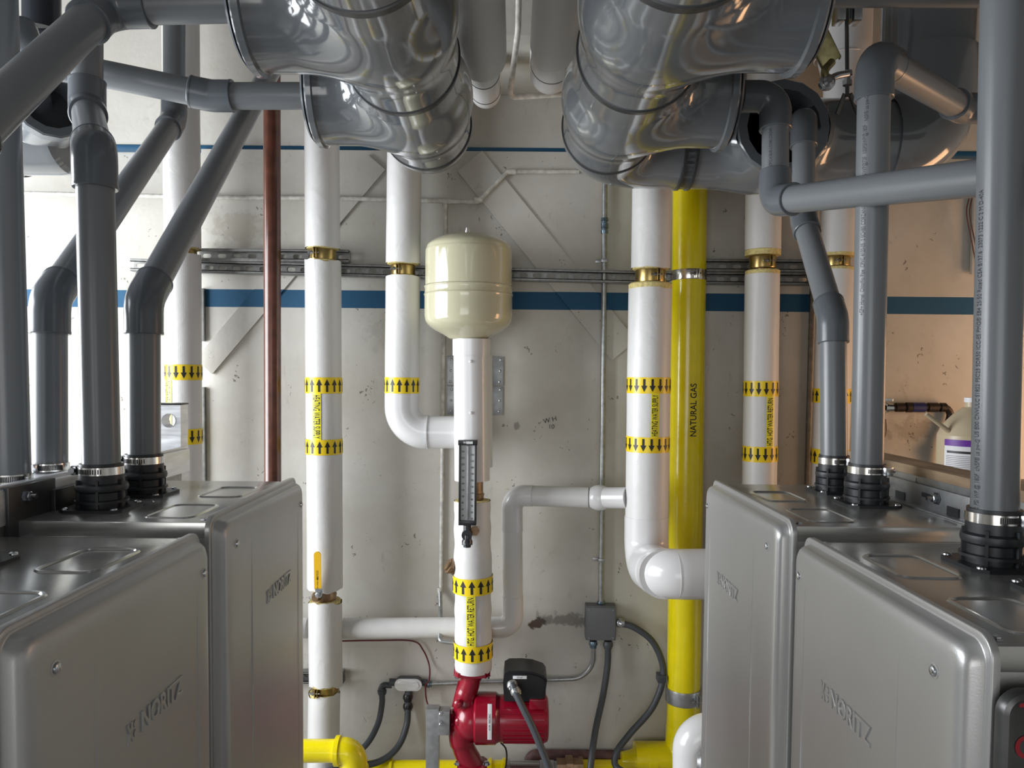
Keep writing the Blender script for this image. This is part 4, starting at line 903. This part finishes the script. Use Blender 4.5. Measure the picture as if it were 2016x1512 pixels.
# right
t = empty('mounting_rack', (.80, 1.80, 0), 'galvanised rack rail with wooden ledge behind the right water heaters', 'rack')
MB().box((.772, .4, EYE-.245), (.780, 1.75, EYE-.186), .001).build('back_plate', M['steel'], t)
MB().box((.770, .4, EYE-.186), (.84, 1.75, EYE-.168), .002).build('wooden_ledge', M['wood'], t)
for yy in (1.25, 1.45, 1.65):
    MB().box((.7705, yy, EYE-.222), (.7725, yy+.002, EYE-.190), 0).build('seam', M['strut'], t)
t = empty('hanging_bracket', (.765, 1.4, EYE-.24), 'pale galvanised hanging bracket with bolts behind the far right heater', 'bracket')
hb = MB().box((.762, 1.235, EYE-.238), (.766, 1.64, EYE-.198), .0008).box((.742, 1.235, EYE-.240), (.766, 1.64, EYE-.237), .0008).build('hanger_bar', M['steel'], t)
for yy in (1.36, 1.56):
    k = MB(); bolt_(k, (.761, yy, EYE-.215), (-1, 0, 0), .008); k.build('bolt', M['bolt'], t)
    MB().box((.7605, yy+.02, EYE-.219), (.7619, yy+.05, EYE-.211), 0).build('slot', M['joint'], t)
for yy in (1.29, 1.47): MB().box((.7595, yy, EYE-.239), (.7619, yy+.035, EYE-.222), 0).build('notch', M['joint'], t)

# shelf and jug
o = MB().box((.89, 1.3, EYE-.285), (1.7, 2.02, EYE-.265), .003).build('shelf_board', M['wood']); tag(o, 'brown wooden shelf carrying the plastic jug behind the right rack', 'shelf')
jc = W(1910, 945, 1.95); jz = EYE-.265
t = empty('chemical_jug', (jc.x, 1.95, jz), 'cloudy plastic gallon jug with purple and white labels at the right', 'jug')
MB().lathe((jc.x, 1.95, jz), (0, 0, 1), smooth_prof([(0, .06), (.004, .076), (.02, .079), (.08, .079), (.115, .079), (.125, .077), (.15, .064), (.175, .042), (.190, .024), (.193, .019), (.205, .019)], 4), n=48).build('bottle', M['jug'], t)
MB().lathe((jc.x, 1.95, jz+.205), (0, 0, 1), [(0, .020), (.012, .020)], n=24).build('neck_ring', M['paper'], t)
def arc(r, a0, a1, z0, z1, n=12):
    vs = []; 
    for z in (z0, z1):
        for j in range(n+1): a_ = a0+(a1-a0)*j/n; vs.append((jc.x+r*math.sin(a_), 1.95-r*math.cos(a_), jz+z))
    return vs, [(j, j+1, j+n+2, j+n+1) for j in range(n)]
for (a0, a1) in ((-1.35, -.22), (.35, 1.3)):
    v_, f_ = arc(.0805, a0, a1, .008, .096); lb = MB().add(v_, f_).build('paper_label', M['paper'], t)
    v_, f_ = arc(.081, a0, a1, .096, .112); MB().add(v_, f_).build('purple_band', M['purple'], lb)
    fr = Matrix.Translation((jc.x, 1.95, jz+.074)); 
    v_, f_ = arc(.0812, a0+.1, a1-.08, .078, .084); MB().add(v_, f_).build('black_bar', M['print'], lb)
    tx = MB()
    for q_ in range(14):
        v_, f_ = arc(.0812, a0+.08, a1-.08-.15*random.random(), .012+q_*.0045, .0132+q_*.0045); tx.add(v_, f_)
    tx.build('fine_print', M['box'], lb)
MB().tube([W(1823, 815, 1.93), W(1873, 853, 1.93)], [.005, .006], 14).build('spout', M['jug'], t)

# iron pipe run on right wall
t = empty('iron_pipe', W(1735, 900, 2.68), 'dark iron pipe run with chrome valve and blue wrap on the tan wall at right', 'pipe')
i0, i1, i2, i3 = W(1733, 803, 2.74), W(1877, 801, 2.74), W(1855, 870, 2.735), W(1850, 960, 2.73)
MB().tube(fillet([i0, i1, i2, i3], [.03, .03], 8), .0125, 20).build('pipe', M['ironpipe'], t)
for (px, ln, r, mm) in ((1762, .03, .0165, 'ironpipe'), (1783, .02, .018, 'ironpipe'), (1826, .035, .017, 'ironpipe'), (1850, .02, .0165, 'ironpipe')):
    MB().lathe(W(px, 802, 2.74), (1, 0, 0), [(0, r*.9), (.002, r), (ln, r), (ln+.002, r*.9)], n=20).build('coupling', M[mm], t)
MB().lathe(W(1795, 802, 2.74), (1, 0, 0), [(0, .0175), (.045, .0175)], n=20).build('blue_wrap', M['blue'], t)
MB().lathe(W(1741, 803, 2.74), (1, 0, 0), [(0, .02), (.01, .02), (.011, .0165), (.028, .0165)], n=24).build('chrome_sleeve', M['chrome'], t)
MB().tube([W(1735, 860, 2.74), W(1735, 788, 2.74)], .013, 20).build('chrome_valve', M['chrome'], t)
MB().box(W(1730, 790, 2.70), W(1748, 784, 2.74), .002).build('valve_handle', M['chrome'], t)
MB().tube(spline([W(1736, 826, 2.74), W(1737, 850, 2.74), W(1728, 880, 2.74), W(1726, 960, 2.74)], 6), .014, 16).build('pipe', M['ironpipe'], t)
t = empty('small_valve', W(1851, 900, 2.72), 'little dark green valve peeping out left of the plastic jug', 'valve')
MB().lathe(W(1856, 912, 2.72), (0, 0, 1), [(0, .01), (.01, .02), (.03, .02), (.035, .012), (.06, .012), (.065, .022), (.07, .022)], n=12).build('body', mat('green_valve', (.02, .06, .05), .5), t)
# hanging wires + plate
t = empty('wall_plate', W(1925, 450, 2.7), 'pale cover plate on the tan wall beside the rightmost flue pipe', 'plate')
MB().box(W(1913, 540, 2.735), W(1990, 376, 2.75), .004).build('plate', M['wall_up'], t)
for dx in (0, 6):
    o = MB().tube(spline([W(1908+dx, 388, 2.72), W(1903+dx, 420, 2.71), W(1912+dx, 470, 2.71), W(1922+dx, 525, 2.71), W(1926+dx, 560, 2.71)], 8), .0022, 8).build('wire', M['wire'])
    tag(o, 'left thin brown wire dangling beside the pale cover plate' if dx == 0 else 'right thin brown wire dangling over the pale cover plate', 'wire', 'brown wires')

# ------------------------------------------------------------------ grey flue pipes
def flue(name, pts, r, lab, cat='flue pipe', grp='grey flue pipes', sock=1.0, rr=None, m='pvc', fit=1.17, radii=None):
    """straight pipes joined by socketed elbows at every interior corner"""
    pts = [Vector(p) for p in pts]; t = empty(name, pts[-1], lab, cat, grp); k = len(pts)
    rr = rr or r*1.5; ends = []
    for i in range(1, k-1):
        a = (pts[i-1]-pts[i]).normalized(); b = (pts[i+1]-pts[i]).normalized(); ang = a.angle(b); tl_ = rr/math.tan(ang/2); L = tl_+r*1.25*sock
        E = fillet([pts[i]+a*L, pts[i], pts[i]+b*L], rr, 12)
        mb = MB(); R1 = r*fit
        dist = [0]
        for q in range(1, len(E)): dist.append(dist[-1]+(E[q]-E[q-1]).length)
        mb.tube([E[0]+a*.001, E[0]]+E[1:-1]+[E[-1], E[-1]+b*.001], [r*1.02, R1*1.01]+[R1*1.015]*(len(E)-2)+[R1*1.01, r*1.02], 48, False)
        el = mb.build('elbow', M['pvc_fit'], t)
        for (p_, d_) in ((E[0], a), (E[-1], b)): MB().lathe(p_-d_*.003, d_, [(0, R1), (0, R1*1.03), (.004, R1*1.03), (.0055, R1*.99), (.0055, r)], n=48, cap=False).build('socket_lip', M['pvc_fit'], el)
        ends.append((pts[i]+a*(L-r*.5), pts[i]+b*(L-r*.5)))
    st = pts[0]
    for i in range(k-1):
        en = ends[i][0] if i < k-2 else pts[-1]
        if (en-st).dot(pts[i+1]-pts[i]) > 0: MB().tube([st, en], r, 48, True).build('pipe', M[m], t)
        if i < k-2: st = ends[i][1]
    return t
zc = ZT+.060
# left side
flue('flue_pipe', [W(472, 8, 1.37), W(205, 14, 1.37), W(-100, 305, .955), Vector((aN2[0], aN2[1], zc-.012))], .0305, 'thick dark flue pipe slanting to the upper left corner, nearest the viewer', rr=.04)
flue('flue_pipe', [W(610, 189, 1.79), W(418, 189, 1.79), W(60, 116, 1.72), W(40, 60, 1.74)], .030, 'gently sloping flue pipe entering the lower branch of the left header', rr=.08)
tD = W(24, 935, 1.25)
flue('flue_pipe', [W(-8, -80, 1.25), W(22, 960, 1.25)], .0295, 'straight flue pipe at the left edge, left of the other vertical ones')
flue('flue_pipe', [W(343, -120, 2.12), W(343, 236, 2.12), W(98, 590, 1.40), W(99, 940, 1.38)], .0288, 'second flue pipe from the left edge, slanting up from behind its neighbour', rr=.055)
flue('flue_pipe', [W(575, 60, 2.5), W(283, 592, 1.455), Vector((aB[0], aB[1], zc))], aB[2], 'flue pipe slanting up to the right past the brown pipe, left of it', rr=.06)
tA = flue('flue_pipe', [W(172, -120, 1.62), W(172, 215, 1.60), W(186, 300, 1.30), Vector((aA[0], aA[1], zc))], aA[2], 'big upright flue pipe with domed elbow in front of the left slanting pipes', rr=.035)
for nm, P, r_ in (('d', W(21, 940, 1.25), .0295), ('c', W(99, 918, 1.38), .0288)):
    t = empty('hose_clamp', P, 'steel hose clamp round the leftmost flue pipe' if nm == 'd' else 'steel hose clamp round the second flue pipe from the left edge', 'clamp', 'loose hose clamps at the left')
    MB().lathe(P-Vector((0, 0, .007)), (0, 0, 1), [(0, r_), (0, r_+.0025), (.014, r_+.0025), (.014, r_)], n=48, cap=False).build('band', M['stainless'], t)
    sl_ = MB()
    for q_ in range(18): sl_.box((-.0009, r_+.002, -.0045), (.0009, r_+.0032, .0045), 0, Matrix.Translation(P) @ Matrix.Rotation(PI-.1+q_*.075, 4, 'Z'))
    sl_.build('thread_slots', M['joint'], t)
    hm = Matrix.Translation(P) @ Matrix.Rotation(PI-.45, 4, 'Z'); hs = MB().box((-.014, r_+.002, -.008), (.010, r_+.012, .008), .003, hm); hs.tube([hm @ Vector((.010, r_+.006, 0)), hm @ Vector((.018, r_+.006, 0))], .005, 12); hs.build('worm_screw', M['bolt'], t)
# right side
tF = flue('flue_pipe', [W(2010, 215, 1.80), W(1893, 213, 1.80), W(1722, 112, 1.44), Vector((aF[0], aF[1], zc))], aF[2], 'tall printed flue pipe at right whose top elbow turns back and right', rr=.042)
fr_ = frame(W(1706, 560, 1.41), (W(1719, 200, 1.42)-W(1698, 900, 1.43)))
Fa, Fb = W(1722, 112, 1.44), Vector((aF[0], aF[1], zc)); fd = (Fa-Fb).normalized()
def along(a, b, py):
    lo, hi = 0, 1
    for _ in range(40):
        m_ = (lo+hi)/2
        if proj(a.lerp(b, m_))[1] < py: lo = m_
        else: hi = m_
    return a.lerp(b, lo)
def runtext(t, a, b, y0, y1, r, th, txt, size, m='faint', rot=UP):
    P0, P1 = along(a, b, y0), along(a, b, y1); L = (P0-P1).length; me = text_mesh(txt, size); ln = max(v.co.x for v in me.vertices)-min(v.co.x for v in me.vertices); bpy.data.meshes.remove(me)
    toward = -Vector(((P0+P1)/2).x*Vector((1, 0, 0))+((P0+P1)/2).y*Vector((0, 1, 0)))
    pipe_text(txt, size, r, th, frame((P0+P1)/2, (a-b), toward), t, m, rot=rot, lift=.0004, narrow=L/ln)
runtext(tF, Fa, Fb, 252, 622, aF[2], -.50, '+GF+ Harvel  ChlorFlo Pipe  CPVC 4120-05  2 SCH80 CORZAN® ASTMF441  400PSIWP@73F  100PSIWP@180F', .0115)
runtext(tF, Fa, Fb, 195, 244, aF[2], -.42, 'NSF® us pw-G', .011)
bxm = MB(); P0, P1 = along(Fa, Fb, 188), along(Fa, Fb, 246)
tE = flue('flue_pipe', [W(1424, 190, 1.73), W(1527, 190, 1.73), W(1526, 396, 1.70), W(1526, 396, 1.70).lerp(W(2000, 342, 1.12), 1.45)], .029, 'flue pipe stepping down from the right header branch and crossing to the right edge', rr=.038)
runtext(tE, W(1527, 190, 1.73), W(1526, 396, 1.70), 262, 345, .029, -.35, 'Pipe CPVC 4120-05 2 SCH80 CORZAN', .009)
flue('flue_pipe', [W(1582, 238, 2.08), W(1582, 238, 1.90), W(1582, 432, 1.86), W(1640, 628, 1.63), Vector((aE[0], aE[1], zc))], aE[2]*1.02, 'flue pipe kinked outward below the open dark header branch at right', rr=.05)
Ga, Gb = W(1982, -150, 1.023), Vector((aG[0], aG[1], zc))
tG = flue('flue_pipe', [Ga, Gb], aG[2], 'straight flue pipe at the right edge of the picture')
runtext(tG, Ga, Gb, 375, 860, aG[2], -.86, 'US E00 CNVULC S1822 FSC25 SDR50 ICC-ES PMG® E84 25/50 Rated CSA B137.6  23073 1222 C 2 M D-40A', .0105)
runtext(tG, Ga, Gb, 865, 1010, aG[2], -.80, '100 PSI WP @ 180F  cNSF® us pw-G', .0105)
flue('flue_pipe', [Vector((aG2[0], aG2[1], EYE+1.2)), Vector((aG2[0], aG2[1], zc))], aG2[2], 'flue pipe just beyond the right edge on the near right heater')
flue('flue_pipe', [W(1590, -22, 1.32), W(2300, -22, 1.32)], .029, 'level flue pipe along the top edge at right')

# ------------------------------------------------------------------ glossy grey headers
def tee_mesh(cx, cz, R, y0, y1, yc, sgn, L, Rb, k=.075, zb=0.0):
    """main run along y with a swept branch towards sgn*x, one smooth blended skin"""
    def f(P):
        d1 = np.hypot(P[:, 0], P[:, 2])-R
        d2 = np.hypot(P[:, 1], P[:, 2]-zb)-Rb; xx = P[:, 0]*sgn
        d2 = np.where(xx < 0, np.sqrt(P[:, 1]**2+(P[:, 2]-zb)**2+xx**2)-Rb, d2)
        h = np.clip(.5+.5*(d2-d1)/k, 0, 1); return d2*(1-h)+d1*h-k*h*(1-h)
    def march(O, D, lim):
        t = np.full(len(O), R*.5)
        for _ in range(60): t = t+np.maximum(-f(O+D*t[:, None]), -0.02)*.8
        return np.minimum(t, lim*1.5), t < lim
    mb = MB(); nT, nY = 112, 46; lim = R*1.32
    th = np.arange(nT)*2*PI/nT; ys = np.linspace(y0-yc, y1-yc, nY)
    O = np.array([[0, y, 0] for y in ys for _ in th]); D = np.array([[math.cos(a_), 0, math.sin(a_)] for _ in ys for a_ in th]); t, ok = march(O, D, lim); P = O+D*t[:, None]
    fs = [(i*nT+j, i*nT+(j+1) % nT, (i+1)*nT+(j+1) % nT, (i+1)*nT+j) for i in range(nY-1) for j in range(nT)]
    fs = [q for q in fs if all(ok[x] for x in q)]; mb.add([(cx+p_[0], yc+p_[1], cz+p_[2]) for p_ in P], fs)
    xs = np.linspace(R*.35, L, 40)*sgn
    O = np.array([[x, 0, zb] for x in xs for _ in th]); D = np.array([[0, math.cos(a_), math.sin(a_)] for _ in xs for a_ in th]); t, ok = march(O, D, lim); P = O+D*t[:, None]
    ok &= (P[:, 1] > y0-yc) & (P[:, 1] < y1-yc)
    fs = [(i*nT+j, i*nT+(j+1) % nT, (i+1)*nT+(j+1) % nT, (i+1)*nT+j) for i in range(39) for j in range(nT)]
    fs = [q for q in fs if all(ok[x] for x in q)]; mb.add([(cx+p_[0], yc+p_[1], cz+p_[2]) for p_ in P], fs)
    return mb
def header(name, cx, cz, R, sgn, rings, tees, ends, lab, bush):
    t = empty(name, (cx, rings[-1], cz), lab, 'header duct')
    for (y0, y1, yc, L) in tees:
        te = tee_mesh(cx, cz, R, y0, y1, yc, sgn, L, R*.97).build('tee', M['duct'], t, 60)
        e = Vector((cx+sgn*L, yc, cz))
        MB().lathe(e-Vector((sgn*.012, 0, 0)), (sgn, 0, 0), [(0, R*.97), (.002, R*1.035), (.014, R*1.035), (.018, R*1.0), (.018, R*.93)], n=8 if False else 72, cap=False).build('socket_lip', M['duct'], te)
        MB().lathe(e-Vector((sgn*.004, 0, 0)), (sgn, 0, 0), [(.016, R*.94), (.022, R*.88), (.022, R*.80), (-.03, R*.72), (-.03, bush*1.35), (.020, bush*1.30), (.022, bush*1.02)], n=56, cap=False).build('reducer_bushing', M['pvc_fit'], te)
        MB().lathe((cx, yc, cz-R+.001), (0, 0, -1), [(0, .011), (.0012, .011), (.0016, .008), (.0008, .007)], n=24).build('mould_mark', M['duct'], te)
    for y in rings:
        MB().lathe((cx, y-.010, cz), (0, 1, 0), [(0, R*1.0), (.001, R*1.022), (.011, R*1.022), (.012, R*1.004), (.021, R*1.004), (.022, R*.99)], n=96, cap=False).build('joint_ring', M['joint'], t)
    return t
HL = Vector((-.240, 0, EYE+.668)); R_h = .12
tL = header('exhaust_header', HL.x, HL.z, R_h, -1, [1.192, 1.639, 2.076], [(1.192, 1.639, 1.415, .238), (1.639, 2.076, 1.858, .232)], None, 'left glossy grey header duct coming towards the viewer above the aisle', .0335)
MB().lathe((HL.x, .35, HL.z), (0, 1, 0), [(0, R_h), (.845, R_h)], n=96).build('pipe', M['duct'], tL)
MB().lathe((HL.x, 2.075, HL.z), (0, 1, 0), [(0, R_h*1.0), (.03, R_h*.99), (.06, R_h*.96), (.085, R_h*.87), (.10, R_h*.7), (.108, R_h*.4), (.11, .01)], n=96, cap=False).build('end_cap', M['duct'], tL)
HR = Vector((.239, 0, EYE+.636))
tR = header('exhaust_header', HR.x, HR.z, R_h, 1, [1.10, 1.522, 1.978], [(1.10, 1.522, 1.31, .240), (1.522, 1.978, 1.75, .228)], None, 'right glossy grey header duct that turns right in front of the wall', .0305)
MB().lathe((HR.x, .35, HR.z), (0, 1, 0), [(0, R_h), (.755, R_h)], n=96).build('pipe', M['duct'], tR)
ez = HR.z; yh = 2.12
MB().tube(fillet([(HR.x, 1.978, ez), (HR.x, yh, ez), (HR.x+.24, yh, ez)], .13, 20), R_h, 96, False).build('elbow', M['duct'], tR)
xf = W(1332, 300, yh).x
MB().lathe((HR.x+.2, yh, ez), (1, 0, 0), [(0, R_h*1.0), (xf-HR.x-.2+.06, R_h)], n=96, cap=False).build('pipe', M['duct'], tR)
for xx in (xf, xf+.030): MB().lathe((xx, yh, ez), (1, 0, 0), [(0, R_h), (.001, R_h*1.03), (.008, R_h*1.03), (.009, R_h)], n=96, cap=False).build('joint_ring', M['joint'], tR)
# tee with open branch towards the viewer
xt = W(1541, 250, yh-.145).x; xe = W(1905, 280, yh).x-R_h
tm = tee_mesh(0, 0, R_h, -(xt-xf-.036), .22, 0, 1, .145, R_h*.92)
Rz = Matrix.Rotation(-PI/2, 4, 'Z'); tilt = Matrix.Rotation(math.radians(0), 4, 'X')
mb = MB(); mb.add([Matrix.Translation((xt, yh, ez)) @ Rz @ Vector(v) for v in tm.v], tm.f)
tr_ = mb.build('tee', M['duct'], tR, 60)
MB().lathe((xt, yh-.135, ez), (0, -1, 0), [(0, R_h*.93), (.002, R_h*.995), (.016, R_h*.995), (.02, R_h*.97), (.02, R_h*.78), (-.10, R_h*.75)], n=16, cap=False).build('socket_lip', M['pvc_fit'], tr_)
MB().lathe((xt, yh-.06, ez), (0, 1, 0), [(0, R_h*.9), (0, .034)], n=48, cap=True).build('inner_bushing', M['joint'], tr_)
MB().tube([(xt+.19, yh, ez), (xe-.09, yh, ez)], R_h*.985, 96, False).build('pipe', M['duct'], tR)
MB().tube(fillet([(xe-.12, yh, ez), (xe, yh, ez), (xe, yh, ez+.24)], .13, 20), R_h*1.04, 96, False).build('elbow', M['duct'], tR)
MB().tube([(xe, yh, ez+.1), (xe, yh, ZC)], R_h*.97, 96, False).build('pipe', M['duct'], tR)
MB().lathe((xt+.22, yh, ez), (1, 0, 0), [(0, R_h), (.001, R_h*1.03), (.01, R_h*1.03), (.011, R_h)], n=96, cap=False).build('joint_ring', M['joint'], tR)
# left hand duct beyond
lz = W(90, 258, yh).z; xl = W(98, 258, yh).x; xle = W(140, 258, yh).x
tX = empty('exhaust_header', (xl, yh, lz), 'partly hidden grey header duct with open dark branch near the upper left', 'header duct')
nc = W(97, 208, 1.985); nax = Vector((xle-.10, yh, lz))-nc
te = MB().lathe(nc, nax, [(0, .078), (.03, .080), (nax.length*.6, .085), (nax.length, .09)], n=56, cap=False).build('branch_neck', M['duct'], tX)
MB().lathe(nc+nax.normalized()*.012, -nax, [(0, .080), (.002, .090), (.030, .090), (.034, .086), (.034, .066), (-.03, .062)], n=14, cap=False).build('socket_lip', M['pvc_fit'], te)
MB().lathe(nc+nax.normalized()*.035, nax, [(0, .064), (.002, .060)], n=48).build('inner_bushing', M['joint'], te)
MB().tube([nc-Vector((.02, .05, -.04)), nc+nax*.3-Vector((.02, 0, -.02))], .040, 32).build('inlet_stub', M['pvc_fit'], te)
MB().lathe((-2.2, yh, lz), (1, 0, 0), [(0, R_h*.985), (xle+2.2-.03, R_h*.985), (xle+2.2-.01, R_h*.95), (xle+2.2, R_h*.86)], n=96).build('pipe', M['duct'], tX)
MB().lathe((xl-.10, yh, lz), (1, 0, 0), [(0, R_h), (.001, R_h*1.02), (.012, R_h*1.02), (.013, R_h)], n=96, cap=False).build('joint_ring', M['joint'], tX)
# cross pipe and stub at the top left, backlit shade put into their colour
flue('flue_pipe', [W(-60, 100, 1.95), W(178, 96, 1.95)], .048, m='shadepipe', lab='short thick shade-toned pipe crossing level behind the upper left corner pipes')
flue('flue_pipe', [W(82, -100, 1.98), W(82, 60, 1.98)], .044, m='shadepipe', lab='thick shade-toned upright pipe stub at the upper left corner')

# ------------------------------------------------------------------ hangers, upper right
t = empty('sway_bracket', W(1640, 150, 1.78), 'dull gold slanted bracket with swivel joint below the right header branch', 'bracket')
A, B = W(1598, 40, 1.78), W(1638, 122, 1.78); d_ = (B-A).normalized(); L = (B-A).length
fr = frame(A, d_); fr = fr @ Matrix.Rotation(.35, 4, 'Z')
MB().box((-.022, 0, 0), (.022, .003, L), .0005, fr).box((-.022, 0, 0), (-.019, .03, L), .0005, fr).box((.019, 0, 0), (.022, .03, L), .0005, fr).build('channel', M['dullgold'], t)
E = W(1628, 162, 1.77); MB().lathe(E, (0, -1, 0), [(-.006, .018), (.004, .018), (.005, .012), (.010, .012), (.014, .007)], n=24).build('swivel', M['bolt'], t)
MB().tube(spline([B, W(1624, 140, 1.77), E], 6), .009, 12).build('ear', M['dullgold'], t)
MB().tube(spline([E, W(1645, 150, 1.78), W(1668, 145, 1.80)], 6), .008, 12).build('link', M['bolt'], t)
t = empty('pipe_hanger', W(1668, 230, 1.95), 'threaded rod hanger carrying the right header duct', 'hanger')
MB().tube([W(1666, -150, 1.95), W(1668, 190, 1.95)], .0048, 12).build('threaded_rod', M['grey_dark'], t)
MB().box(W(1650, 38, 1.93), W(1655, -60, 1.97), .001).box(W(1682, 38, 1.93), W(1687, -60, 1.97), .001).box(W(1650, 38, 1.965), W(1687, -60, 1.97), .001).build('channel', M['bolt'], t)
MB().lathe(W(1668, 168, 1.95), (0, 0, 1), [(0, .012), (.012, .012), (.013, .008), (.024, .008), (.025, .012), (.035, .012)], n=6).build('nut', M['bolt'], t)
q0, q1, q2 = W(1668, 172, 1.95), W(1648, 225, 1.97), W(1690, 225, 1.97)
MB().tube([q1, q0.lerp(q1, .25), q0.lerp(q2, .25), q2], .006, 8).build('clevis_yoke', M['grey_dark'], t)
# white pipe behind
t = empty('insulated_pipe', W(1655, 150, 2.45), 'white covered pipe with wider upper part hanging behind the threaded rod', 'pipe')
MB().lathe(W(1655, 320, 2.45), (0, 0, 1), [(0, .058), (.24, .058), (.26, .062), (.31, .075), (.36, .082), (.62, .082)], n=48).build('pipe_cover', M['cover'], t)
MB().lathe(W(1655, 118, 2.45), (0, 0, 1), [(0, .0775), (.002, .080), (.004, .0775)], n=48, cap=False).build('cover_lip', M['cover'], t)
